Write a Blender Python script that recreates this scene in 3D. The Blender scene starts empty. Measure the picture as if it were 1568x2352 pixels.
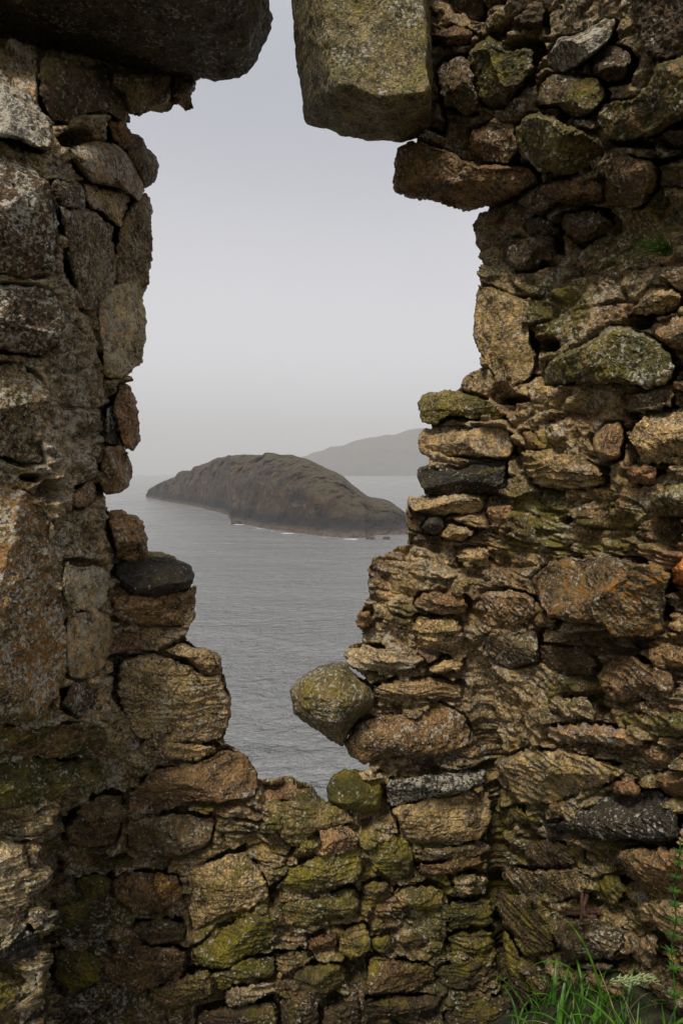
import bpy, math, random
import numpy as np
from mathutils import Vector

# ------------------------------------------------------------------ camera, sky, sun, exposure
scene = bpy.context.scene
CAM_Z = 31.6                       # metres above the sea
FPX = 1568.0                       # focal length in units of a 1568 x 2352 picture (24 mm, portrait)
PITCH = math.atan(94.0 / FPX)
cam_d = bpy.data.cameras.new('camera')
cam = bpy.data.objects.new('camera', cam_d)
scene.collection.objects.link(cam)
cam.location = (0, 0, CAM_Z)
cam.rotation_euler = (math.pi / 2 - PITCH, 0, 0)
cam_d.sensor_fit = 'VERTICAL'
cam_d.sensor_height = 36.0
cam_d.lens = 24.0
cam_d.clip_start = 0.05
cam_d.clip_end = 20000
scene.camera = cam
scene.render.resolution_x, scene.render.resolution_y = 682, 1024

SUN_EL, SUN_AZ = math.radians(52), math.radians(202)
w = bpy.data.worlds.new('World'); scene.world = w; w.use_nodes = True
nt = w.node_tree; nt.nodes.clear()
def N(t, ty, **kw):
    n = t.nodes.new(ty)
    for k, v in kw.items(): setattr(n, k, v)
    return n
wo = N(nt, 'ShaderNodeOutputWorld'); bg = N(nt, 'ShaderNodeBackground')
sky = N(nt, 'ShaderNodeTexSky', sky_type='NISHITA', sun_disc=False)
sky.sun_elevation = SUN_EL; sky.sun_rotation = SUN_AZ
tc = N(nt, 'ShaderNodeTexCoord')
cn = N(nt, 'ShaderNodeTexNoise'); cn.inputs['Scale'].default_value = 1.6; cn.inputs['Detail'].default_value = 3
cn.inputs['Roughness'].default_value = .45
nt.links.new(tc.outputs['Generated'], cn.inputs['Vector'])
sx = N(nt, 'ShaderNodeSeparateXYZ'); nt.links.new(tc.outputs['Generated'], sx.inputs[0])
# overcast layer: brightest some way above the horizon, greyer and bluer overhead
cr = N(nt, 'ShaderNodeValToRGB')
els = cr.color_ramp.elements; cr.color_ramp.interpolation = 'B_SPLINE'
els[0].position = 0.0; els[0].color = (.32, .318, .32, 1)
els[1].position = 1.0; els[1].color = (.62, .62, .62, 1)
for p, c in ((.06, (.345, .34, .342, 1)), (.18, (.445, .430, .436, 1)), (.36, (.335, .33, .342, 1)), (.5, (.262, .265, .288, 1)), (.60, (.28, .285, .30, 1)), (.72, (.50, .505, .515, 1))):
    e = els.new(p); e.color = c
ma = N(nt, 'ShaderNodeMath', operation='MULTIPLY_ADD'); ma.inputs[1].default_value = .16; 
sb = N(nt, 'ShaderNodeMath', operation='SUBTRACT'); sb.inputs[1].default_value = .5
nt.links.new(cn.outputs['Fac'], sb.inputs[0]); nt.links.new(sb.outputs[0], ma.inputs[0]); nt.links.new(sx.outputs['Z'], ma.inputs[2])
nt.links.new(ma.outputs[0], cr.inputs[0])
sc10 = N(nt, 'ShaderNodeVectorMath', operation='SCALE'); sc10.inputs['Scale'].default_value = 8.5
nt.links.new(cr.outputs[0], sc10.inputs[0])
mx = N(nt, 'ShaderNodeMix', data_type='RGBA'); mx.inputs[0].default_value = .93
nt.links.new(sky.outputs[0], mx.inputs[6]); nt.links.new(sc10.outputs[0], mx.inputs[7])
nt.links.new(mx.outputs[2], bg.inputs['Color']); bg.inputs['Strength'].default_value = 0.10
nt.links.new(bg.outputs[0], wo.inputs['Surface'])

sun_d = bpy.data.lights.new('sun', 'SUN'); sun_d.energy = 1.5; sun_d.angle = math.radians(12); sun_d.color = (1, .93, .82)
sun = bpy.data.objects.new('sun', sun_d); scene.collection.objects.link(sun)
sd = Vector((math.sin(SUN_AZ) * math.cos(SUN_EL), math.cos(SUN_AZ) * math.cos(SUN_EL), math.sin(SUN_EL)))
sun.rotation_euler = sd.to_track_quat('Z', 'Y').to_euler()
scene.view_settings.view_transform = 'Standard'; scene.view_settings.look = 'None'
scene.view_settings.exposure = 1.18; scene.view_settings.gamma = 1.0
scene.cycles.volume_bounces = 2
scene.cycles.max_bounces = 6
scene.cycles.use_denoising = True

# ------------------------------------------------------------------ numeric helpers
RS = np.random.RandomState(7)
PERM = RS.permutation(4096).astype(np.int64)
GR = RS.normal(size=(4096, 3)); GR /= np.linalg.norm(GR, axis=1)[:, None]
RND = RS.rand(4096, 3)
def h3(i, j, k):
    return PERM[(PERM[(PERM[i & 4095] + j) & 4095] + k) & 4095]
def pn(p):                                   # gradient noise about -.7 .. .7
    i = np.floor(p).astype(np.int64); f = p - i
    s = f * f * f * (f * (f * 6 - 15) + 10)
    r = 0
    for a in (0, 1):
        wa = s[:, 0] if a else 1 - s[:, 0]
        for b in (0, 1):
            wb = s[:, 1] if b else 1 - s[:, 1]
            for c in (0, 1):
                wc = s[:, 2] if c else 1 - s[:, 2]
                g = GR[h3(i[:, 0] + a, i[:, 1] + b, i[:, 2] + c)]
                r = r + wa * wb * wc * (g[:, 0] * (f[:, 0] - a) + g[:, 1] * (f[:, 1] - b) + g[:, 2] * (f[:, 2] - c))
    return r * 1.4
def fbm(p, o=4, g=.5):
    r, a = 0, 1.0
    for k in range(o):
        r = r + a * pn(p + 17.3 * k); p = p * 2.03; a *= g
    return r
def ridged(p, o=4, g=.5):
    r, a = 0, 1.0
    for k in range(o):
        r = r + a * (.5 - np.abs(pn(p + 11.7 * k)) * 2); p = p * 2.1; a *= g
    return r
def worley(p):                               # F1, F2, id of the nearest cell
    i = np.floor(p).astype(np.int64); n = len(p)
    f1 = np.full(n, 9.0); f2 = np.full(n, 9.0); cid = np.zeros(n, np.int64)
    for a in (-1, 0, 1):
        for b in (-1, 0, 1):
            for c in (-1, 0, 1):
                h = h3(i[:, 0] + a, i[:, 1] + b, i[:, 2] + c)
                q = RND[h]
                d = np.sqrt((i[:, 0] + a + q[:, 0] - p[:, 0]) ** 2 + (i[:, 1] + b + q[:, 1] - p[:, 1]) ** 2 + (i[:, 2] + c + q[:, 2] - p[:, 2]) ** 2)
                m = d < f1
                f2 = np.where(m, f1, np.minimum(f2, d)); cid = np.where(m, h, cid); f1 = np.where(m, d, f1)
                e = np.where(m[:, None], np.stack([p[:, 0] - i[:, 0] - a - q[:, 0], p[:, 1] - i[:, 1] - b - q[:, 1], p[:, 2] - i[:, 2] - c - q[:, 2]], -1), e if n and (a, b, c) != (-1, -1, -1) else 0)
    return f1, f2, cid, e
def sstep(a, b, x):
    t = np.clip((x - a) / (b - a), 0, 1); return t * t * (3 - 2 * t)

CP, SP = math.cos(PITCH), math.sin(PITCH)
def unproj(u, v, Y):                         # a direction from the eye, met at depth Y (metres along +Y)
    a = (u - 784.0) / FPX; b = (1176.0 - v) / FPX
    dy = CP + b * SP; dz = -SP + b * CP
    t = Y / dy
    return np.stack([a * t, Y + 0 * t, CAM_Z + dz * t], -1)

def mesh_obj(name, V, F, mat, parent=None, cols=None, m3=None, smooth=True, grain=None):
    me = bpy.data.meshes.new(name)
    V = np.asarray(V, np.float32); F = np.asarray(F, np.int32)
    me.vertices.add(len(V)); me.vertices.foreach_set('co', V.ravel())
    k = F.shape[1]
    me.loops.add(F.size); me.loops.foreach_set('vertex_index', F.ravel())
    me.polygons.add(len(F)); me.polygons.foreach_set('loop_start', np.arange(0, F.size, k, dtype=np.int32))
    me.polygons.foreach_set('loop_total', np.full(len(F), k, np.int32))
    me.polygons.foreach_set('use_smooth', np.full(len(F), smooth))
    if cols is not None:
        a = me.attributes.new('tone', 'FLOAT_VECTOR', 'POINT'); a.data.foreach_set('vector', np.asarray(cols, np.float32).ravel())
    if m3 is not None:
        a = me.attributes.new('grow', 'FLOAT_VECTOR', 'POINT'); a.data.foreach_set('vector', np.asarray(m3, np.float32).ravel())
    if cols is not None:
        a = me.attributes.new('grain', 'FLOAT', 'POINT'); a.data.foreach_set('value', np.full(len(V), .8, np.float32) if grain is None else np.asarray(grain, np.float32))
    me.update(); me.validate()
    me.materials.append(mat)
    o = bpy.data.objects.new(name, me); scene.collection.objects.link(o)
    if parent is not None:
        o.parent = parent
        o.matrix_parent_inverse = parent.matrix_basis.inverted()
    return o
def empty(name, loc, label, cat, group=None):
    o = bpy.data.objects.new(name, None); scene.collection.objects.link(o); o.location = loc
    o.empty_display_size = .1
    o['label'] = label; o['category'] = cat
    if group: o['group'] = group
    return o

# ------------------------------------------------------------------ materials
def newmat(name):
    m = bpy.data.materials.new(name); m.use_nodes = True
    t = m.node_tree; t.nodes.clear()
    o = N(t, 'ShaderNodeOutputMaterial'); b = N(t, 'ShaderNodeBsdfPrincipled')
    t.links.new(b.outputs[0], o.inputs['Surface'])
    return m, t, b
def noise(t, vec, scale, detail=4, rough=.55, dist=0.0):
    n = N(t, 'ShaderNodeTexNoise'); n.inputs['Scale'].default_value = scale; n.inputs['Detail'].default_value = detail
    n.inputs['Roughness'].default_value = rough; n.inputs['Distortion'].default_value = dist
    t.links.new(vec, n.inputs['Vector']); return n.outputs['Fac']
def mr(t, x, a, b, c=0.0, d=1.0, smooth=False):
    n = N(t, 'ShaderNodeMapRange'); n.inputs[1].default_value = a; n.inputs[2].default_value = b
    n.inputs[3].default_value = c; n.inputs[4].default_value = d
    if smooth: n.interpolation_type = 'SMOOTHSTEP'
    t.links.new(x, n.inputs[0]); return n.outputs[0]
def mth(t, op, x, y):
    n = N(t, 'ShaderNodeMath', operation=op)
    for k, v in enumerate((x, y)):
        if isinstance(v, (int, float)): n.inputs[k].default_value = v
        else: t.links.new(v, n.inputs[k])
    return n.outputs[0]
def mix(t, f, a, b, bt='MIX'):
    n = N(t, 'ShaderNodeMix', data_type='RGBA', blend_type=bt)
    for k, v in ((0, f), (6, a), (7, b)):
        if isinstance(v, (int, float)): n.inputs[k].default_value = v
        elif isinstance(v, tuple): n.inputs[k].default_value = (*v, 1)
        else: t.links.new(v, n.inputs[k])
    return n.outputs[2]
def scalevec(t, vec, s):
    n = N(t, 'ShaderNodeVectorMath', operation='MULTIPLY'); n.inputs[1].default_value = s; t.links.new(vec, n.inputs[0]); return n.outputs[0]

def rock_material():
    m, t, b = newmat('weathered_stone')
    geo = N(t, 'ShaderNodeNewGeometry'); P = geo.outputs['Position']
    at = N(t, 'ShaderNodeAttribute', attribute_name='tone'); ag = N(t, 'ShaderNodeAttribute', attribute_name='grow')
    sg = N(t, 'ShaderNodeSeparateXYZ'); t.links.new(ag.outputs['Vector'], sg.inputs[0])
    moss, white, orange = sg.outputs
    al = N(t, 'ShaderNodeAttribute', attribute_name='grain'); grain = al.outputs['Fac']
    sn = N(t, 'ShaderNodeSeparateXYZ'); t.links.new(geo.outputs['Normal'], sn.inputs[0])
    tone = at.outputs['Color']
    n1 = noise(t, P, 9, 6, .62, .4); n2 = noise(t, P, 31, 5, .65); n3 = noise(t, P, 120, 3, .7); n4 = noise(t, P, 330, 2, .7)
    # mottling: each rock runs from a dark to a pale version of its own colour
    c = mix(t, mr(t, n1, .38, .62), mix(t, 1.0, tone, (.62, .60, .60), 'MULTIPLY'), mix(t, 1.0, tone, (1.35, 1.3, 1.22), 'MULTIPLY'))
    c = mix(t, mr(t, n2, .45, .62), c, mix(t, 1.0, c, (1.75, 1.66, 1.5), 'MULTIPLY'))
    rust = noise(t, P, 5.5, 5, .6, .8)
    c = mix(t, mr(t, rust, .54, .68, 0, .42), c, (.14, .085, .038))
    c = mix(t, mr(t, n2, .46, .34, 0, .8), c, (.022, .018, .014))
    # mineral grains and lichen crumbs
    c = mix(t, mth(t, 'MULTIPLY', grain, mr(t, n3, .54, .64, 0, .95)), c, mix(t, 1.0, tone, (3.2, 3.0, 2.6), 'MULTIPLY'))
    c = mix(t, mth(t, 'MULTIPLY', grain, mr(t, n3, .45, .35, 0, .95)), c, (.025, .021, .016))
    c = mix(t, mr(t, n4, .56, .66, 0, .6), c, mix(t, 1.0, c, (2.2, 2.1, 1.9), 'MULTIPLY'))
    c = mix(t, mr(t, n4, .44, .34, 0, .6), c, mix(t, 1.0, c, (.35, .33, .3), 'MULTIPLY'))
    # moss
    mn = noise(t, P, 14, 6, .68, .3); mf = noise(t, P, 90, 3, .7)
    mthr = mth(t, 'ADD', mth(t, 'MULTIPLY', moss, .50), mth(t, 'MULTIPLY', sn.outputs[2], .07))
    mm = mr(t, mth(t, 'ADD', mth(t, 'ADD', mn, mth(t, 'MULTIPLY', mf, .30)), mthr), .82, .97)
    mcol = mix(t, mr(t, noise(t, P, 6, 3), .4, .6), (.07, .075, .012), (.36, .29, .025))
    mcol = mix(t, mr(t, n3, .42, .62), mix(t, 1.0, mcol, (.5, .5, .5), 'MULTIPLY'), mcol)
    c = mix(t, mth(t, 'MULTIPLY', mm, .78), c, mcol)
    # pale lichen crusts
    vo = N(t, 'ShaderNodeTexVoronoi'); vo.inputs['Scale'].default_value = 42; 
    wv = mix(t, .03, P, N(t, 'ShaderNodeTexNoise').outputs['Color'], 'ADD')
    t.links.new(wv, vo.inputs['Vector'])
    wl = mth(t, 'ADD', mth(t, 'MULTIPLY', noise(t, P, 85, 4, .65), 1.0), mth(t, 'MULTIPLY', noise(t, P, 13, 3), .45))
    wm = mr(t, mth(t, 'ADD', wl, mth(t, 'MULTIPLY', white, .17)), .87, .92)
    wcol = mix(t, n4, (.34, .30, .22), (.80, .75, .64))
    c = mix(t, mth(t, 'MULTIPLY', wm, .85), c, wcol)
    # orange lichen
    ol = mth(t, 'ADD', noise(t, P, 75, 3, .6), mth(t, 'MULTIPLY', noise(t, P, 9, 3), .35))
    om = mth(t, 'MULTIPLY', mr(t, mth(t, 'ADD', ol, mth(t, 'MULTIPLY', orange, .235)), .975, 1.0), mr(t, orange, .0, .05))
    c = mix(t, mth(t, 'MULTIPLY', om, .9), c, mix(t, n4, (.26, .10, .015), (.55, .24, .03)))
    t.links.new(c, b.inputs['Base Color'])
    b.inputs['Roughness'].default_value = .68
    b.inputs['Specular IOR Level'].default_value = .35
    hsum = mth(t, 'ADD', mth(t, 'MULTIPLY', n2, 1.0), mth(t, 'ADD', mth(t, 'MULTIPLY', n3, .55), mth(t, 'MULTIPLY', n4, .22)))
    hsum = mth(t, 'ADD', hsum, mth(t, 'MULTIPLY', mm, .12))
    bp = N(t, 'ShaderNodeBump'); bp.inputs['Strength'].default_value = 1.0; bp.inputs['Distance'].default_value = .027
    t.links.new(hsum, bp.inputs['Height']); t.links.new(bp.outputs[0], b.inputs['Normal'])
    return m
ROCK = rock_material()

def simple(name, col, rough=.6, var=.5, scale=20, bump=0.0, trans=0.0, col2=None):
    m, t, b = newmat(name)
    geo = N(t, 'ShaderNodeNewGeometry')
    n = noise(t, geo.outputs['Position'], scale, 5, .6)
    c2 = col2 or tuple(x * (1 + var) for x in col)
    c = mix(t, mr(t, n, .35, .65), tuple(x * (1 - var) for x in col), c2)
    t.links.new(c, b.inputs['Base Color']); b.inputs['Roughness'].default_value = rough
    if bump:
        bp = N(t, 'ShaderNodeBump'); bp.inputs['Strength'].default_value = .8; bp.inputs['Distance'].default_value = bump
        t.links.new(n, bp.inputs['Height']); t.links.new(bp.outputs[0], b.inputs['Normal'])
    if trans:
        o = [x for x in t.nodes if x.type == 'OUTPUT_MATERIAL'][0]
        tr = N(t, 'ShaderNodeBsdfTranslucent'); t.links.new(c, tr.inputs[0])
        ms = N(t, 'ShaderNodeMixShader'); ms.inputs[0].default_value = trans
        t.links.new(b.outputs[0], ms.inputs[1]); t.links.new(tr.outputs[0], ms.inputs[2]); t.links.new(ms.outputs[0], o.inputs['Surface'])
    return m

# ------------------------------------------------------------------ sea
def sea_material():
    m, t, b = newmat('sea_water')
    geo = N(t, 'ShaderNodeNewGeometry'); P = geo.outputs['Position']
    mp_ = N(t, 'ShaderNodeMapping'); mp_.inputs['Rotation'].default_value = (0, 0, math.radians(-24)); t.links.new(P, mp_.inputs['Vector']); PR = mp_.outputs[0]
    a = scalevec(t, PR, (.30, .55, 1)); d = scalevec(t, PR, (1.3, 2.0, 1))
    n1 = noise(t, a, 1.0, 4, .55, .6); n2 = noise(t, d, 1.0, 4, .6, .3); n0 = noise(t, scalevec(t, P, (.02, .05, 1)), 1.0, 3, .5)
    h = mth(t, 'ADD', mth(t, 'MULTIPLY', n1, 1.6), mth(t, 'ADD', mth(t, 'MULTIPLY', n2, .55), mth(t, 'MULTIPLY', n0, 2.0)))
    lane = noise(t, scalevec(t, P, (.012, .035, 1)), 1.0, 4, .6, .8)
    h = mth(t, 'MULTIPLY', h, mr(t, lane, .38, .62, .75, 1.2))
    t.links.new(mr(t, lane, .38, .62, .14, .30), b.inputs['Roughness'])
    bp = N(t, 'ShaderNodeBump'); bp.inputs['Strength'].default_value = 1.0; bp.inputs['Distance'].default_value = 2.2
    t.links.new(h, bp.inputs['Height']); t.links.new(bp.outputs[0], b.inputs['Normal'])
    b.inputs['Base Color'].default_value = (.245, .250, .255, 1)
    b.inputs['Roughness'].default_value = .22; b.inputs['IOR'].default_value = 1.333
    return m
def gridmesh(name, X, Y, Z, mat, **kw):
    n, m_ = X.shape
    V = np.stack([X, Y, Z], -1).reshape(-1, 3)
    i = np.arange(n * m_).reshape(n, m_)
    F = np.stack([i[:-1, :-1], i[:-1, 1:], i[1:, 1:], i[1:, :-1]], -1).reshape(-1, 4)
    return mesh_obj(name, V, F, mat, **kw)
ys = np.concatenate([[-900, -300, 0], np.geomspace(15, 5950, 60)])
xs = np.linspace(-1, 1, 41); xs = np.sign(xs) * np.abs(xs) ** 2 * 3900
X, Y = np.meshgrid(xs, ys)
sea = gridmesh('sea', X, Y, X * 0, sea_material()); sea['kind'] = 'structure'

# ------------------------------------------------------------------ island and headland
def isl_mat():
    m, t, b = newmat('island_rock')
    geo = N(t, 'ShaderNodeNewGeometry'); P = geo.outputs['Position']
    sp = N(t, 'ShaderNodeSeparateXYZ'); t.links.new(P, sp.inputs[0]); sn = N(t, 'ShaderNodeSeparateXYZ'); t.links.new(geo.outputs['Normal'], sn.inputs[0])
    n1 = noise(t, P, .05, 6, .6, .5); n2 = noise(t, scalevec(t, P, (.11, .11, .15)), 1, 7, .66, .6); n3 = noise(t, P, .6, 4, .6)
    c = mix(t, mr(t, n1, .35, .65), (.012, .008, .005), (.062, .036, .017))
    c = mix(t, mr(t, n2, .54, .66, 0, .8), c, (.12, .085, .055)); c = mix(t, mr(t, n2, .46, .36, 0, .7), c, (.008, .006, .005))
    c = mix(t, mr(t, n3, .6, .75, 0, .6), c, (.2, .18, .16))
    # turf on the gentle slopes, greener to the east
    gr = mth(t, 'ADD', mth(t, 'MULTIPLY', sn.outputs[2], 1.0), mth(t, 'ADD', mth(t, 'MULTIPLY', n1, .8), mth(t, 'MULTIPLY', sp.outputs[0], .0035)))
    c = mix(t, mr(t, gr, .88, 1.15, 0, .9), c, mix(t, mr(t, n3, .4, .6), (.030, .022, .008), (.060, .046, .012)))
    z = mth(t, 'ADD', sp.outputs[2], mth(t, 'MULTIPLY', n2, 4))
    c = mix(t, mr(t, z, 13, 9), c, (.010, .009, .008))
    c = mix(t, mr(t, mth(t, 'ADD', z, mth(t, 'MULTIPLY', n3, 5)), 7.6, 6.4), c, mix(t, mr(t, n3, .4, .6), (.035, .024, .017), (.10, .072, .052)))
    t.links.new(c, b.inputs['Base Color']); b.inputs['Roughness'].default_value = .85
    bp = N(t, 'ShaderNodeBump'); bp.inputs['Distance'].default_value = 4.0; t.links.new(n2, bp.inputs['Height']); t.links.new(bp.outputs[0], b.inputs['Normal'])
    return m
ISL = isl_mat()
def isl_pts(s):
    q = np.array([[float(a) for a in p.split(',')] for p in s.split()])
    return np.stack([282.2 + q[:, 0] * .44, 940.8 + q[:, 1] * .44], -1)
def depth_at_sea(v):
    b = (1176.0 - v) / FPX; dy = CP + b * SP; dz = -SP + b * CP
    return -CAM_Z * dy / dz
wl = isl_pts('125,458 220,478 330,497 440,520 550,550 565,585 650,600 750,622 880,640 1000,657 1140,668 1260,668 1320,655 1480,650 1600,640')
si = isl_pts('125,455 140,415 200,382 278,350 290,330 320,318 360,318 372,303 420,286 450,277 500,252 560,242 640,237 730,238 745,228 790,230 890,242 960,262 1050,302 1150,350 1200,395 1280,455 1350,465 1400,485 1450,520 1480,545 1600,625')
nu = 420
uu = np.linspace(wl[0, 0], wl[-1, 0], nu)
wv = np.interp(uu, wl[:, 0], wl[:, 1]); sv = np.interp(uu, si[:, 0], si[:, 1])
Yw = depth_at_sea(wv)
ext = np.sin(np.clip((uu - uu[0]) / (uu[-1] - uu[0]), 0, 1) * math.pi) ** .7
Yr = Yw + 12 + 85 * ext
Zr = unproj(uu, sv, Yr)[:, 2]; Zr = np.maximum(Zr, 1.0)
tt = np.concatenate([[-.03], np.linspace(0, 1, 90), np.linspace(1.03, 2.1, 40)])
G = []
for t_ in tt:
    if t_ <= 1:
        q = max(t_, 0); hh = Zr * (1 - (1 - q) ** 2.6) ** .72
        shelf = 3.4 * sstep(-.01, .09, np.array(q))
        hh = np.maximum(np.minimum(hh, shelf) if q < .10 else hh * sstep(.08, .20, np.array(q)) + shelf * (1 - sstep(.09, .20, np.array(q))), 0)
        if t_ < 0: hh = hh * 0 - 2
    else:
        q = (t_ - 1) / 1.1; hh = Zr * np.cos(q * math.pi / 2) - 2 * q
    yy = Yw + (Yr - Yw) * t_
    # columns run straight away from the near shore
    xx = (uu - 784) / FPX * (yy / (CP + 0)) * 1.0
    G.append(np.stack([xx, yy, hh + 0 * xx], -1))
G = np.array(G); sh = G.shape; Pf = G.reshape(-1, 3)
am = np.repeat(np.clip(1 - np.abs(tt - .45) / .55, 0, 1)[:, None], nu, 1).ravel()
d = 8.0 * am * ridged(Pf * np.array([.022, .022, .022]) + 3, 5, .55) + 5 * am * fbm(Pf * .05 + 9, 5, .6)
Pf = Pf + np.stack([d * 0, -d, d * .12], -1)
Pf[:, 2] += .9 * fbm(Pf * .08, 4) * (Pf[:, 2] > 1) * np.clip(Pf[:, 2] / 8, 0, 1)
G = Pf.reshape(sh)
isl = gridmesh('island_hill', G[:, :, 0], G[:, :, 1], G[:, :, 2], ISL); isl['kind'] = 'structure'

hs = isl_pts('840,330 880,285 935,250 1000,225 1080,200 1160,185 1200,170 1280,145 1420,130 1480,108 1568,98 1900,115 2400,160 3000,280')
uu = np.linspace(hs[0, 0], hs[-1, 0], 200); sv = np.interp(uu, hs[:, 0], hs[:, 1])
Yw = np.full(200, depth_at_sea(1092.6)); Yr = Yw + 260
Zr = np.maximum(unproj(uu, sv, Yr)[:, 2], 2)
G = []
for t_ in np.concatenate([np.linspace(0, 1, 40), np.linspace(1.1, 2.2, 12)]):
    hh = Zr * (1 - (1 - t_) ** 2) ** .8 if t_ <= 1 else Zr * math.cos((t_ - 1) / 1.2 * math.pi / 2)
    yy = Yw + 260 * t_
    G.append(np.stack([(uu - 784) / FPX * yy, yy, hh - .5], -1))
G = np.array(G); sh = G.shape; Pf = G.reshape(-1, 3)
Pf[:, 2] += 9 * fbm(Pf * .012, 4) * np.clip(Pf[:, 2] / 40, 0, 1); Pf[:, 1] -= 25 * ridged(Pf * .006, 4)
G = Pf.reshape(sh)
hd = gridmesh('headland_hill', G[:, :, 0], G[:, :, 1], G[:, :, 2], ISL); hd['kind'] = 'structure'

# skerries and surf off the island
def blob(name, c, r, mat, seed, sub=4, sq=.6, amp=.35, fr=1.3):
    import bmesh
    bm = bmesh.new(); bmesh.ops.create_icosphere(bm, subdivisions=sub, radius=1)
    V = np.array([v.co[:] for v in bm.verts]); F = np.array([[v.index for v in f.verts] for f in bm.faces]); bm.free()
    V = V * (1 + amp * fbm(V * fr + seed * 3.1, 4))[:, None] * np.array([1, .8, sq]) * r + np.array(c)
    o = mesh_obj(name, V, F, mat); return o
def at_sea(zx, zy):
    u, v = 282.2 + zx * .44, 940.8 + zy * .44
    y = depth_at_sea(v); return unproj(np.array(u), np.array(v), np.array(y))
for k, (zx, zy, r, lab) in enumerate(((592, 597, 3.2, 'small dark rock awash under the cliffs at the middle of the island'),
        (1292, 676, 1.9, 'tiny rock in the water just off the right foot of the island'),
        (1374, 677, 1.7, 'lone rightmost sea rock apart from the island shore'))):
    c = at_sea(zx, zy); c[2] = .2
    o = blob('sea_rock', c, r, ISL, k + 5); o['label'] = lab; o['category'] = 'sea rock'; o['group'] = 'rocks in the sea off the island'
foam = simple('sea_foam', (.62, .63, .64), .8, .15, 1.5)
FV, FF, nb = [], [], 0
rf = random.Random(4)
spots = [(330, 499), (345, 501), (520, 552), (532, 549), (575, 590), (600, 598), (640, 606), (700, 617), (712, 619), (850, 640), (856, 645), (1020, 661), (1050, 666), (1130, 672), (1195, 675), (905, 657), (380, 512), (1290, 664), (780, 632), (460, 531)]
for zx, zy in spots:
    c = at_sea(zx, zy + 2); rr = rf.choice((.2, .3, .35, .5, .9))
    n = 22; a = np.linspace(0, 2 * math.pi, n, endpoint=False)
    r = rr * (1 + .55 * np.array([rf.uniform(-1, 1) for _ in a]))
    for ring, hz in ((1, .05), (.55, .4 * rr * .5)):
        FV += [(c[0] + (1.2 + 2 * rr) * r[k] * ring * math.cos(a[k]), c[1] + 1.2 * r[k] * ring * math.sin(a[k]), hz) for k in range(n)]
    FV.append((c[0], c[1], .45 * rr * .5))
    for k in range(n):
        k2 = (k + 1) % n
        FF.append((nb + k, nb + k2, nb + n + k2, nb + n + k)); FF.append((nb + n + k, nb + n + k2, nb + 2 * n, nb + 2 * n))
    nb += 2 * n + 1
tri = [f for f in FF]
me = bpy.data.meshes.new('surf'); me.from_pydata(FV, [], [f if f[2] != f[3] else f[:3] for f in tri]); me.materials.append(foam)
fo = bpy.data.objects.new('surf_foam', me); scene.collection.objects.link(fo); fo['kind'] = 'stuff'
fo['label'] = 'white surf breaking in specks along the foot of the island'; fo['category'] = 'surf'

# ------------------------------------------------------------------ ground inside the ruin and the cliff outside
gx = np.concatenate([np.linspace(-300, -6, 25), np.linspace(-5, 5, 101), np.linspace(6, 300, 25)])
gy = np.concatenate([np.linspace(-400, -8, 20), np.linspace(-7, 6, 131), np.linspace(7, 30, 24)])
X, Y = np.meshgrid(gx, gy)
bank = sstep(.25, .90, X) * sstep(2.5, 1.9, Y) * .70
Z = 29.55 + bank
Z = Z - np.clip(Y - 3.1, 0, None) * 1.9
Pg = np.stack([X.ravel(), Y.ravel(), Z.ravel()], -1)
Z = Z + (.04 * fbm(Pg * 2.5, 3)).reshape(Z.shape) + (np.clip(np.abs(Y) - 5, 0, 6) / 6) * (.5 * fbm(Pg * .15, 3)).reshape(Z.shape)
SOIL = simple('turf_soil', (.03, .033, .012), .9, .6, 30, .03)
gnd = gridmesh('ground', X, Y, Z, SOIL); gnd['kind'] = 'structure'

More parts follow.
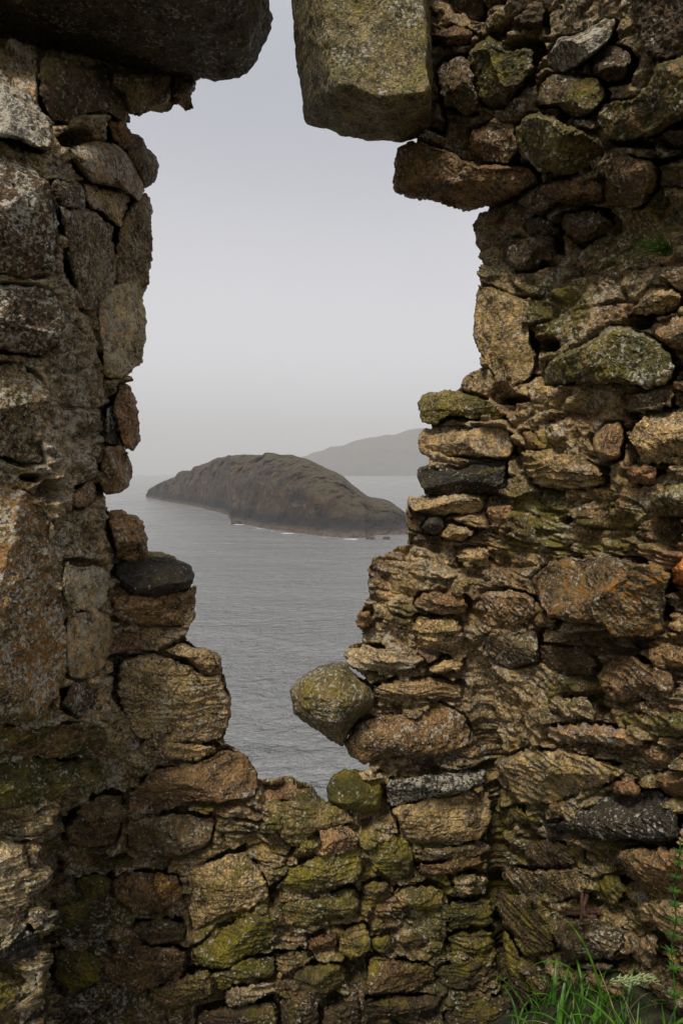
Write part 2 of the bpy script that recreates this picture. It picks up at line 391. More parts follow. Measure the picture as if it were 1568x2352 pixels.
# ------------------------------------------------------------------ the ruined wall: lie of its inner face
ROWS = [(-400, [(-260, 2.30), (0, 2.36), (300, 2.40), (450, 2.42), (1000, 2.20), (1200, 1.92), (1330, 1.80), (1568, 1.60), (1800, 1.50)]),
        (70, [(-260, 2.20), (60, 2.36), (280, 2.40), (420, 2.42), (1000, 2.22), (1200, 1.96), (1330, 1.82), (1568, 1.58), (1800, 1.48)]),
        (200, [(-260, 1.45), (90, 1.74), (290, 2.26), (380, 2.34), (1040, 2.24), (1200, 1.98), (1330, 1.84), (1568, 1.60), (1800, 1.48)]),
        (380, [(-260, 1.45), (130, 1.72), (275, 2.16), (360, 2.32), (1080, 2.26), (1190, 2.02), (1330, 1.88), (1568, 1.62), (1800, 1.48)]),
        (530, [(-260, 1.45), (140, 1.72), (260, 2.12), (340, 2.32), (1100, 2.34), (1180, 2.20), (1330, 2.03), (1568, 1.74), (1800, 1.55)]),
        (900, [(-260, 1.45), (110, 1.70), (240, 2.10), (320, 2.28), (1000, 2.32), (1190, 2.15), (1330, 1.94), (1568, 1.64), (1800, 1.48)]),
        (1400, [(-260, 1.40), (140, 1.68), (272, 2.14), (450, 2.22), (850, 2.25), (1090, 2.22), (1260, 1.98), (1568, 1.58), (1800, 1.42)]),
        (1700, [(-260, 1.42), (150, 1.72), (292, 2.18), (500, 2.24), (850, 2.28), (1105, 2.32), (1260, 2.00), (1568, 1.55), (1800, 1.40)]),
        (1800, [(-260, 1.45), (130, 1.72), (250, 2.16), (500, 2.22), (850, 2.26), (1115, 2.36), (1260, 2.02), (1568, 1.55), (1800, 1.40)]),
        (1920, [(-260, 1.55), (80, 1.62), (125, 2.16), (500, 2.22), (850, 2.28), (1135, 2.42), (1270, 2.05), (1568, 1.55), (1800, 1.40)]),
        (2120, [(-260, 1.55), (95, 1.60), (122, 2.18), (500, 2.22), (850, 2.30), (1150, 2.45), (1290, 2.04), (1568, 1.55), (1800, 1.40)]),
        (2400, [(-260, 1.52), (98, 1.58), (122, 2.18), (500, 2.22), (850, 2.30), (1195, 2.46), (1330, 2.04), (1568, 1.58), (1800, 1.42)]),
        (2900, [(-260, 1.52), (98, 1.58), (122, 2.18), (500, 2.22), (850, 2.30), (1210, 2.46), (1330, 2.04), (1568, 1.58), (1800, 1.42)])]
DU = np.linspace(-900, 2500, 1701)
DROW = np.array([np.interp(DU, [k[0] for k in r[1]], [k[1] for k in r[1]]) for r in ROWS]); DV = np.array([r[0] for r in ROWS], float)
# knots travel with their row, so blend the knots themselves, not only the depths
KU = np.array([[k[0] for k in r[1]] for r in ROWS], float); KD = np.array([[k[1] for k in r[1]] for r in ROWS])
VT = np.arange(-400, 2901, 10.0)
TAB = np.array([np.interp(DU, [np.interp(v, DV, KU[:, k]) for k in range(9)], [np.interp(v, DV, KD[:, k]) for k in range(9)]) for v in VT])
ker = np.ones(7) / 7
TAB = np.apply_along_axis(lambda a: np.convolve(np.pad(a, 3, 'edge'), ker, 'valid'), 1, TAB)
TAB = np.apply_along_axis(lambda a: np.convolve(np.pad(a, 3, 'edge'), ker, 'valid'), 0, TAB)
def D0(u, v):
    fu = np.clip((u - DU[0]) / (DU[1] - DU[0]), 0, len(DU) - 1.001); fv = np.clip((v - VT[0]) / 10, 0, len(VT) - 1.001)
    i = fu.astype(int); j = fv.astype(int); a = fu - i; b = fv - j
    return (TAB[j, i] * (1 - a) + TAB[j, i + 1] * a) * (1 - b) + (TAB[j + 1, i] * (1 - a) + TAB[j + 1, i + 1] * a) * b

def pip(u, v, poly):
    ins = np.zeros(u.shape, bool); n = len(poly)
    for k in range(n):
        x1, y1 = poly[k]; x2, y2 = poly[(k + 1) % n]
        if y1 == y2: continue
        c = ((y1 > v) != (y2 > v)) & (u < (x2 - x1) * (v - y1) / (y2 - y1) + x1)
        ins ^= c
    return ins
def sdist(u, v, poly):                         # positive inside
    d = np.full(u.shape, 1e9); n = len(poly)
    for k in range(n):
        x1, y1 = poly[k]; x2, y2 = poly[(k + 1) % n]
        ex, ey = x2 - x1, y2 - y1; l = ex * ex + ey * ey + 1e-9
        t_ = np.clip(((u - x1) * ex + (v - y1) * ey) / l, 0, 1)
        d = np.minimum(d, np.hypot(u - x1 - t_ * ex, v - y1 - t_ * ey))
    return np.where(pip(u, v, poly), d, -d)

CROP = dict(A=(0, 0), B=(0, 627.2), C=(0, 1191.7), D=(0, 1724.8), E=(940.8, 0), F=(940.8, 564.5), G=(940.8, 1129), H=(940.8, 1724.8),
            I=(501.8, 1379.8), J=(501.8, 1724.8))
PAL = dict(G=(.085, .070, .048), B=(.125, .088, .055), R=(.120, .078, .050), T=(.205, .165, .110), K=(.026, .026, .026), O=(.095, .088, .040),
           L=(.23, .205, .165), D=(.052, .040, .028), Y=(.20, .125, .045), Q=(.30, .13, .05), P=(.17, .122, .085), M=(.20, .165, .110), S=(.095, .082, .052))  # a few D stones paint the shade of recesses and overhangs
# crop colour | height, offset, tilt (cm) | moss white orange | layering roundness | outline
STONES = '''
A D 4 0 20 .3 0 0 0 3|240,330 500,380 700,410 720,560 740,690 700,700 640,640 450,640 420,720 300,700 230,560
A G 5 0 10 .3 .2 0 0 3|650,420 900,420 1000,432 970,578 850,630 740,655 700,540 640,500
A G 5 3 5 0 .2 0 0 3|1000,432 1125,470 1110,520 1040,560 975,575
A R 5 6 3 0 .1 0 0 3|620,700 705,700 760,770 825,800 830,850 780,870 720,870 640,800
A G 7 4 0 .1 .3 0 0 2.2|720,840 830,842 885,880 915,940 905,1010 860,1065 825,1080 780,1000 730,920
A B 9 0 -3 .2 .5 0 0 2.4|370,860 450,840 560,810 680,835 760,920 810,1000 830,1100 800,1160 760,1130 700,1080 520,1050 440,960
A G 7 0 -3 .1 1 .1 0 3|-150,420 0,400 80,510 170,540 250,660 290,690 290,840 220,850 120,790 0,780 -150,760
A D 11 0 0 0 .6 .55 0 3|-300,880 0,880 120,950 240,1020 320,1090 350,1180 345,1300 310,1420 300,1568 200,1590 60,1560 -300,1560
A G 5 0 0 .1 .3 0 0 3|350,1180 480,1200 560,1215 620,1330 680,1480 640,1700 480,1800 400,1500 370,1350
A D 4 0 0 .2 .5 0 0 3|300,1040 480,1060 500,1190 430,1200 350,1160
A T 4 0 -3 .3 .5 0 0 3|480,1050 700,1090 750,1150 700,1300 570,1210 500,1180
A G 4 2 0 .1 .2 0 0 4|690,1300 760,1180 840,1100 870,1200 878,1310 870,1400 857,1568 850,1640 690,1660 660,1500
B L 4 2 0 .1 .5 0 0 4|560,120 680,80 850,0 850,40 832,160 842,250 822,400 812,510 760,560 700,590 620,600 590,480 570,300
B D 8 0 0 0 .6 0 0 3|-300,60 80,70 250,90 340,140 370,260 330,440 270,480 120,450 -300,450
B G 7 0 0 .1 .5 .2 0 3|-300,520 100,520 230,600 265,700 250,850 230,1000 250,1080 140,1100 40,1060 -300,1020
B R 6 0 0 0 .1 0 0 3|690,650 740,660 770,740 792,820 790,980 770,1030 720,1010 680,900 660,780
B K 3 0 0 0 .4 0 0 3|610,780 670,760 690,900 680,990 595,990
B B 7 0 0 0 .3 0 0 2.6|600,1000 700,990 745,1090 760,1140 740,1230 690,1262 600,1262 570,1200 590,1080
B B 8 0 0 .1 .1 0 0 2.8|630,1370 700,1368 760,1400 820,1420 840,1500 838,1600 815,1650 760,1665 670,1640 650,1500
C G 12 0 0 .15 .6 1 0 3.2|-300,-171 100,-165 250,-100 320,0 345,200 370,500 385,750 350,1000 250,1140 100,1180 -300,1180
B B 4 0 0 .2 .3 0 0 3|410,1250 540,1180 560,1290 500,1350 420,1340
C K 8 0 -2 .1 .15 0 0 2.6|670,260 820,210 980,225 1080,260 1120,320 1110,370 1060,410 900,450 750,440 690,400 660,330
C O 2 2 -5 .3 .3 0 1 3|800,203 930,203 1010,232 980,250 850,235
C B 5 0 0 .15 .3 0 .3 3|620,440 760,450 900,450 1060,415 1125,390 1118,450 1110,560 1070,610 900,605 760,600 650,570
C L 5 0 0 0 .7 0 0 3|370,250 480,290 560,260 640,330 600,480 540,540 400,530 360,400
C T 6 0 0 .1 .5 .1 0 2.6|400,560 560,510 640,560 650,700 600,850 500,920 400,910 385,750
C T 6 0 -2 0 .2 0 .4 2.4|1050,700 1100,730 1200,745 1260,790 1278,860 1240,910 1160,890 1060,800 930,760
C M 4 0 0 .15 .55 0 .3 5|690,800 900,780 1080,830 1180,905 1270,890 1285,1000 1315,1040 1305,1200 1275,1260 1100,1270 800,1260 710,1100 680,950
D B 8 0 -2 .1 .3 0 .2 3|740,240 900,110 1080,90 1300,-8 1400,37 1480,117 1488,177 1460,260 1300,300 1100,290 900,370 760,370 730,310
C D 4 0 0 0 .4 0 .3 3|420,950 540,930 600,990 560,1100 460,1140 360,1080 380,1000
C B 6 0 0 .5 .3 0 .6 3.5|-300,1200 200,1180 600,1180 600,1300 560,1360 300,1380 -300,1400
C T 3 0 0 .1 .3 0 1 3|820,1270 1000,1270 1180,1290 1250,1320 1150,1380 1000,1370 820,1340
D O 8 0 0 .6 .3 0 .5 3|-300,60 250,30 400,60 560,40 580,100 560,180 420,200 300,290 100,330 -300,350
D L 7 0 0 .25 .6 0 .9 3|-300,520 100,520 170,600 185,800 120,960 40,1080 -300,1080
D K 5 1 0 .1 0 0 0 3|-300,1085 40,1085 150,980 250,1080 240,1160 150,1220 -300,1220
D G 5 0 0 .3 .4 0 .6 4|-300,1230 200,1222 262,1235 262,1700 -300,1700
D G 8 0 6 .1 .2 0 .7 3|370,470 480,290 600,250 700,260 720,350 650,540 540,560 400,510
D G 6 0 0 .2 .7 0 0 3.5|730,410 850,380 1060,350 1230,385 1200,540 1050,600 800,600 740,550
D B 5 0 0 .1 .3 0 0 3|640,740 720,700 880,700 1020,730 1060,850 900,930 780,940 700,880 650,830
D Y 4 -3 0 .1 .2 0 0 3|880,705 960,710 1045,790 1000,860 900,880 870,780
D B 5 0 0 0 .4 0 0 3.5|600,1190 760,1120 950,1110 1080,1160 1060,1280 900,1360 750,1400 680,1370 600,1280
D G 4 0 0 .2 .3 0 0 3|780,980 940,960 1060,1010 1050,1090 900,1110 790,1090 760,1040
D T 5 0 0 .3 .2 0 1 3|850,1390 1000,1310 1200,1260 1240,1300 1200,1420 1000,1470 880,1450
D L 4 0 0 .1 .3 0 1 3.5|1300,1375 1400,1340 1568,1325 1594,1370 1450,1440 1310,1470
D L 4 -1 0 0 .2 0 .6 3|1095,760 1200,790 1212,850 1110,870
D D 5 1 0 .5 .2 0 .5 3|300,880 440,860 540,930 530,1040 420,1080 300,1050
D O 4 0 0 .5 .2 0 .5 3|310,1140 480,1130 590,1180 580,1320 420,1400 310,1300
D O 5 0 0 .5 .1 0 .4 3|430,740 560,690 640,740 620,820 520,850 440,820
J M 6 0 0 .3 .4 0 .3 3|-160,700 0,610 150,580 240,680 300,850 200,900 0,950 -150,1040 -165,900
J O 6 0 0 .7 .2 0 .4 3|-160,1150 0,1020 200,930 320,940 330,1050 280,1130 150,1180 50,1260 -100,1220
J O 9 -1 2 .5 .35 0 .3 3.5|310,790 400,700 560,600 800,520 832,580 827,700 780,750 600,800 400,830
J P 7 -3 -9 0 .15 0 .2 3|570,450 650,430 740,440 805,510 790,560 600,620 565,600 590,540
J B 5 10 -8 .1 .1 0 0 2.6|220,205 320,178 430,185 520,220 610,300 500,310 380,290 240,290
J M 6 0 -6 .5 .3 0 .2 3|260,300 420,270 600,290 740,335 785,400 700,430 560,460 440,560 380,520 300,400
J O 5 -2 0 .4 .2 0 .7 3|235,440 300,380 420,370 400,420 300,470 240,470
J O 5 -2 0 .5 .2 0 .2 3|440,560 540,470 585,540 520,590 430,600
J O 9 3 0 .9 0 0 .2 2.6|625,210 660,130 720,105 800,103 900,150 940,200 930,330 830,370 730,340 640,290
J D 3 8 5 .2 .1 0 0 3|770,380 900,340 950,240 980,400 900,470 830,520 780,480
J K 6 0 0 .05 1 .5 0 4|970,180 1100,160 1300,120 1530,110 1530,190 1300,260 1100,300 1000,305 970,250
J M 4 0 0 .3 .3 0 .2 4|1000,335 1200,280 1400,250 1540,230 1560,400 1500,500 1300,520 1100,520 1050,480 1030,400
J G 4 -2 0 .1 .4 0 0 3|1390,330 1500,320 1520,440 1400,440
J O 6 0 0 .6 .3 0 .1 3|890,500 1050,470 1110,560 1110,700 1000,745 900,680 830,560
J G 5 0 0 .2 .4 0 .4 3|1115,570 1300,560 1500,510 1560,560 1450,620 1200,640 1120,630
J B 5 0 0 .3 .1 0 1 3|1130,655 1300,640 1500,600 1540,640 1320,710 1180,715
J O 5 0 0 .4 .4 0 .4 3|350,880 550,840 780,780 815,880 780,960 600,960 480,1010 380,1000
J G 4 2 0 .5 .3 0 .2 3|810,760 980,740 1000,880 960,950 880,900 820,850
J T 4 0 0 .6 .3 0 .4 3|1010,800 1200,760 1310,800 1280,900 1100,900 1030,900
J R 4 0 0 .1 .2 0 0 4|515,1080 690,1040 690,1120 540,1150
J T 4 0 0 .6 .2 0 .5 3|700,1050 830,990 880,1090 860,1150 760,1200 690,1160
J B 6 0 0 .35 .3 0 .1 4|855,1190 900,1170 1050,1210 1240,1240 1250,1320 1100,1380 950,1400 850,1390
J B 3 0 0 .4 .1 0 .2 4|1040,1075 1180,1050 1180,1110 1060,1125
J O 4 0 0 .3 .2 0 .4 4|450,1240 720,1220 720,1330 600,1400 440,1400 430,1320
J D 4 0 0 .3 .2 0 .2 4|350,1410 580,1460 580,1568 500,1640 360,1640
J D 4 0 0 .2 .2 0 .2 4|600,1470 800,1410 820,1530 700,1620 590,1600
J D 4 0 0 .2 .1 0 .2 4|830,1430 1100,1400 1290,1410 1250,1480 1080,1530 850,1530
J D 4 0 0 .4 .1 0 .5 4|1260,1250 1520,1180 1600,1300 1400,1380 1270,1330
J L 4 0 0 .4 .2 0 1 3|1340,720 1450,700 1550,740 1500,820 1380,830
J O 4 0 0 .7 .2 0 1 3|1300,880 1560,850 1570,1000 1330,1020
J O 3 0 0 .5 .2 0 1 3|1320,1060 1568,1040 1580,1130 1330,1180
J D 4 0 0 .3 .1 0 0 4|1300,1500 1500,1400 1680,1420 1690,1640 1320,1640
J T 3 0 0 .4 .3 0 1 3|330,1170 480,1160 560,1180 500,1240 340,1300
J O 3 0 0 .4 .2 0 .4 3|890,1080 1010,1060 1020,1110 940,1160 890,1130
J O 5 0 0 .5 .3 0 .8 3|-140,1300 0,1280 160,1200 330,1170 320,1290 120,1330 -60,1400
J D 4 0 0 .3 .1 0 .2 4|-120,1500 60,1480 330,1420 340,1640 -120,1640
I S 15 0 0 .38 .6 0 0 2.3|408,510 470,440 580,375 720,350 800,440 870,490 908,560 880,610 800,680 750,740 717,832 640,795 500,700 430,640
I B 7 0 0 .2 .45 0 0 3.4|735,810 800,710 900,670 1090,650 1200,600 1290,600 1400,650 1450,740 1440,830 1300,880 1050,890 950,900 830,930 780,900 745,860
I L 8 0 -4 .05 .5 0 1 2.8|728,320 735,285 790,265 900,255 1120,285 1180,350 1100,400 950,430 860,395 740,362
I T 4 0 0 0 .2 0 1 3|1180,380 1300,340 1410,350 1400,400 1260,425
I T 5 0 0 .2 .3 0 1 3.5|1130,90 1380,90 1400,250 1330,290 1160,240 1130,160
I R 5 0 0 .1 .2 0 .8 3|798,80 870,50 885,120 840,162 800,140
I L 4 0 -4 .2 .4 0 .7 3|800,982 900,978 965,1012 860,1042 820,1022
I T 5 0 0 .2 .3 0 1 3|890,480 1050,440 1260,460 1400,490 1380,560 1150,560 1000,600 900,620
E D 3 8 4 .1 0 0 0 3|130,-150 430,-150 430,110 290,130 260,60 120,70
E R 5 0 0 .1 .1 0 0 3|90,165 230,150 360,190 350,240 200,250 90,250
E G 9 -2 0 .2 .5 0 0 4|155,390 200,350 310,320 350,400 380,540 395,645 330,655 200,600 170,480
E D 9 -1 5 .6 .1 .1 0 3|340,290 450,220 530,260 560,290 690,290 708,350 690,430 600,560 560,620 450,600 380,540 330,400
E D 5 2 7 0 .1 0 0 4|470,200 600,120 680,40 760,20 772,175 700,160 600,200 530,215
E G 8 0 2 .15 1 0 0 2.5|800,300 860,220 1000,180 1100,120 1170,120 1150,220 1060,310 950,390 860,415 790,370
E D 6 2 2 0 .1 0 0 3|1040,350 1120,260 1230,280 1260,350 1230,460 1130,480 1050,430
E D 6 0 0 .1 .1 0 0 4|1290,-150 1750,-150 1750,345 1430,330 1340,260 1300,120
E G 8 0 2 .4 .3 0 0 2.6|740,500 800,430 930,430 1080,450 1130,540 1060,640 950,680 850,610 730,600
E B 10 -1 4 .6 .2 .5 0 3|1070,670 1130,590 1300,570 1440,350 1700,330 1750,620 1420,750 1250,800 1130,790
E O 11 -2 5 .5 .3 .25 0 3|595,750 680,660 820,660 900,720 1010,760 1100,830 1115,900 1050,960 900,1010 760,980 640,880
E R 8 0 0 .2 .5 0 0 3|340,760 500,700 600,740 620,870 560,950 430,930 340,900
E B 8 0 9 .1 .2 0 0 3.5|-88,850 30,810 200,860 330,940 500,960 700,960 745,1040 600,1140 430,1195 330,1202 150,1152 0,1122 -85,1100
E B 5 0 3 .1 .2 0 0 3|740,1080 850,1050 1080,1040 1110,1150 950,1200 860,1170 780,1130
E D 7 0 4 .2 .4 0 0 3|550,1450 560,1380 760,1350 840,1370 845,1480 720,1540 600,1550
E D 4 0 3 .1 .2 0 0 3|630,1260 760,1240 850,1290 850,1350 680,1360
E B 5 0 0 .1 .3 0 0 3|1110,930 1260,900 1400,950 1420,1050 1300,1200 1150,1180 1100,1080
E D 6 0 4 .1 .1 0 0 3|1420,770 1700,690 1750,830 1480,850
E T 4 -1 0 .1 .5 0 0 3|935,695 1030,680 1085,745 960,735
E D 4 2 0 .1 .2 0 0 3|80,610 160,580 210,660 200,760 110,740 80,680
E G 5 0 0 .3 .3 .2 0 3|1430,960 1600,900 1750,900 1750,1120 1560,1080 1440,1060
E D 5 2 4 .1 .2 0 0 3|880,1220 1080,1210 1180,1290 1130,1380 960,1400 880,1320
F T 5 0 0 .35 .4 0 0 4|385,215 460,240 560,290 700,300 680,420 690,560 730,640 700,760 600,800 500,780 440,700 390,600 370,520 360,420 375,300
F O 11 -2 3 .5 .6 0 0 3|760,790 780,680 900,620 1060,530 1150,460 1250,480 1400,540 1480,620 1520,700 1480,790 1350,800 1150,775 960,770 850,800
F B 7 0 2 .2 .3 0 0 3|1390,460 1568,400 1750,400 1750,600 1500,575 1400,510
F T 6 0 0 .2 .4 .1 .2 3|1250,370 1380,240 1500,230 1568,300 1520,360 1360,400 1250,400
F O 6 0 -2 .3 .15 0 .2 3|58,880 110,845 280,835 450,890 540,940 540,990 400,1000 200,975 150,1018 70,1012 55,940
F T 6 0 0 .1 .55 0 0 4|60,1065 150,1045 560,1050 582,1150 577,1210 400,1215 250,1192 130,1212 62,1172
F K 7 0 0 .15 .1 0 0 3|38,1290 120,1255 280,1280 420,1240 555,1240 552,1380 520,1420 250,1432 90,1432 48,1360
F T 6 0 0 .3 .3 0 1 3.5|650,1180 800,1180 1000,1210 1090,1260 1120,1370 900,1380 720,1380 660,1300
F G 5 0 0 .05 .2 0 1 4|1230,860 1350,840 1505,825 1505,920 1380,950 1240,980
F T 9 -1 2 .1 .4 0 0 3|1225,1070 1330,1000 1450,960 1568,940 1750,930 1750,1240 1350,1252 1310,1180 1240,1120
F R 5 0 0 0 .2 0 0 3|1230,1320 1260,1260 1420,1260 1420,1380 1300,1380
F O 7 0 0 .3 .6 0 0 3|1400,1420 1568,1370 1750,1370 1750,1560 1420,1540 1380,1470
F P 6 -1 0 .1 .3 0 0 2.6|1050,1100 1120,1020 1200,1010 1222,1100 1200,1200 1120,1240 1060,1180
F L 4 0 0 .1 .2 0 0 3|795,1020 860,1020 900,1100 820,1130
F B 5 0 0 .2 .2 0 0 3|1510,780 1750,740 1750,900 1510,820
F B 4 0 0 .3 .2 0 .3 3|640,1070 760,1080 790,1160 700,1170
F T 6 0 -2 .2 .5 0 .4 3|-20,1450 200,1430 400,1430 430,1490 400,1530 120,1540 0,1520
G G 13 -3 3 .1 .4 1 0 3.5|710,500 760,440 900,390 1100,375 1250,395 1420,420 1495,480 1470,600 1450,780 1380,850 1280,830 1180,842 1100,770 900,740 800,710 740,650
G Q 6 0 0 0 .1 0 0 3|1510,430 1600,370 1750,350 1750,550 1520,530
G T 5 0 0 .1 .2 0 0 3|170,260 220,180 340,210 380,230 300,285
G P 5 0 0 .1 .3 0 .2 3.5|440,90 590,80 605,170 570,230 460,200
G K 4 0 0 .1 .1 0 0 2.5|68,210 110,140 190,150 200,210 140,252
G B 6 0 0 .15 .3 0 .2 4|30,650 60,585 300,578 345,640 330,712 100,705
G G 6 0 0 .1 .7 0 .2 2.8|440,830 560,790 720,790 752,900 720,980 600,1010 470,980 430,900
G B 6 0 0 .2 .5 0 0 3|400,580 560,560 700,600 720,700 640,770 520,760 430,700
G D 3 5 8 .1 .1 0 0 3|750,880 1000,900 1080,1000 1000,1100 850,1060 760,980
G B 7 0 0 .15 .3 0 .5 3|1110,1000 1250,920 1340,980 1500,1060 1490,1160 1350,1200 1180,1200 1080,1080
G L 6 0 -4 .3 .3 0 .6 3|820,1180 1000,1180 1080,1280 1060,1320 900,1290 800,1230
G P 8 0 -3 .05 .6 0 .9 3|770,1340 1000,1340 1365,1390 1350,1440 1200,1485 1000,1440 800,1420
G O 6 0 0 .3 .2 0 .8 3|1230,1290 1400,1270 1568,1300 1750,1300 1750,1430 1400,1385 1250,1340
G B 5 0 0 .3 .3 0 .4 3|1360,900 1568,880 1750,880 1750,1020 1400,1000
G T 4 0 0 .1 .4 0 1 3|260,330 450,330 470,430 300,430
G B 4 -1 0 .3 .3 .1 0 3|690,740 760,700 850,730 830,780 730,785
H M 8 0 0 .35 .5 .05 .5 3|480,60 700,-20 900,0 1180,90 1250,120 1100,200 950,260 800,290 640,300 560,200
H K 10 -1 0 .05 .45 0 0 2.8|760,420 900,400 980,350 1080,270 1250,230 1430,225 1500,290 1542,400 1530,500 1400,532 1200,520 950,490 800,460
H G 6 0 0 .2 .4 0 .6 3|520,640 700,690 900,680 1040,720 1030,800 850,860 700,830 540,750
H B 9 0 2 .25 .3 0 .7 3|1180,590 1260,560 1420,560 1750,560 1750,850 1500,860 1340,790 1250,700
H O 5 0 0 .6 .2 0 .1 3|1060,740 1180,720 1230,780 1200,880 1130,880
H G 12 -2 -2 .2 .6 0 .3 3|790,930 950,960 1100,960 1230,1020 1240,1130 1130,1200 950,1200 850,1130 800,1040
H T 6 0 2 .1 .5 0 .2 3|1255,1090 1420,1040 1420,1200 1380,1250 1300,1200
H M 7 0 0 .2 .5 0 .9 3|860,1260 1060,1250 1100,1320 1240,1340 1230,1420 1000,1440 900,1370
H T 7 0 2 .2 .5 0 .2 3|1300,860 1500,880 1750,880 1750,1100 1500,1100 1440,1000 1300,980
H D 5 2 0 .4 .2 0 .9 3|500,780 700,870 800,1000 830,1150 700,1170 560,1000 480,880
H D 6 0 0 .4 .2 0 .9 3|660,1260 800,1280 900,1440 850,1500 720,1440
H B 6 0 0 .1 .3 0 0 2.6|1400,130 1560,120 1750,120 1750,250 1480,260
H R 5 -1 0 0 .4 0 0 3|1175,185 1270,155 1310,240 1180,235
H D 5 0 0 .3 .1 0 .4 3|680,520 1000,530 1020,650 760,665 660,600
H D 5 1 2 .5 .1 0 .9 3|490,320 620,330 760,420 700,440 560,420
H L 5 -1 -3 .1 .9 0 .3 3|960,1215 1060,1205 1170,1230 1130,1265 1000,1260
H D 5 1 0 .5 .2 0 .8 3|530,1010 650,1200 700,1440 640,1500 560,1300
'''.strip().splitlines()

def parse(line):
    a, b = line.split('|'); f = a.split(); ox, oy = CROP[f[0]]
    P = np.array([[float(q) for q in p.split(',')] for p in b.split()]) * .4 + np.array([ox, oy])
    n = [float(x) for x in f[2:]]
    return dict(col=PAL[f[1]], key=f[1], H=n[0] * .0125, off=n[1] * .01, tilt=n[2] * .01, grow=n[3:6], lay=n[6], p=n[7], poly=P)
for k_ in PAL: PAL[k_] = tuple(a * b for a, b in zip(PAL[k_], (1.68, 1.50, 1.12)))
ST = [parse(l) for l in STONES]
def area(P):
    x, y = P[:, 0], P[:, 1]; return .5 * abs(np.dot(x, np.roll(y, -1)) - np.dot(y, np.roll(x, -1)))
for s in ST:
    s['A'] = area(s['poly']); cu_, cv_ = s['poly'].mean(0)
    if cu_ < 330 and cv_ < 1700: s['grow'] = [s['grow'][0], s['grow'][1] + .25, s['grow'][2]]; s['col'] = tuple(1.12 * a for a in s['col'])
    if cv_ > 1880: s['lay'] = max(s['lay'], .35); s['grow'] = [s['grow'][0], s['grow'][1] * .6, s['grow'][2]]
    if cv_ > 2050: s['col'] = tuple(a * (1 - .4 * min(1, (cv_ - 2050) / 180)) for a in s['col'])  # shade at the wall foot put into the colour of the lower stones
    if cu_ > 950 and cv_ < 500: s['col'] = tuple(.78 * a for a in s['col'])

def smooth_poly(P, n):
    m = len(P); out = []
    L = np.hypot(*(np.roll(P, -1, 0) - P).T)
    # round corners: cut each corner a little, twice
    Q = P
    for _ in range(2):
        R = np.roll(Q, -1, 0); Q = np.stack([Q * .88 + R * .12, Q * .12 + R * .88], 1).reshape(-1, 2)
    # push back out so that the area is kept
    c = Q.mean(0); k = math.sqrt(area(P) / area(Q)); Q = c + (Q - c) * k
    d = np.hypot(*(np.roll(Q, -1, 0) - Q).T); cs = np.concatenate([[0], np.cumsum(d)])
    s = np.linspace(0, cs[-1], n, endpoint=False)
    QQ = np.vstack([Q, Q[:1]])
    return np.stack([np.interp(s, cs, QQ[:, 0]), np.interp(s, cs, QQ[:, 1])], -1)

def vnormals(V, F):
    fn = np.cross(V[F[:, 1]] - V[F[:, 0]], V[F[:, -1]] - V[F[:, 0]])
    n = np.zeros_like(V)
    for k in range(F.shape[1]): np.add.at(n, F[:, k], fn)
    return n / (np.linalg.norm(n, axis=1)[:, None] + 1e-12)

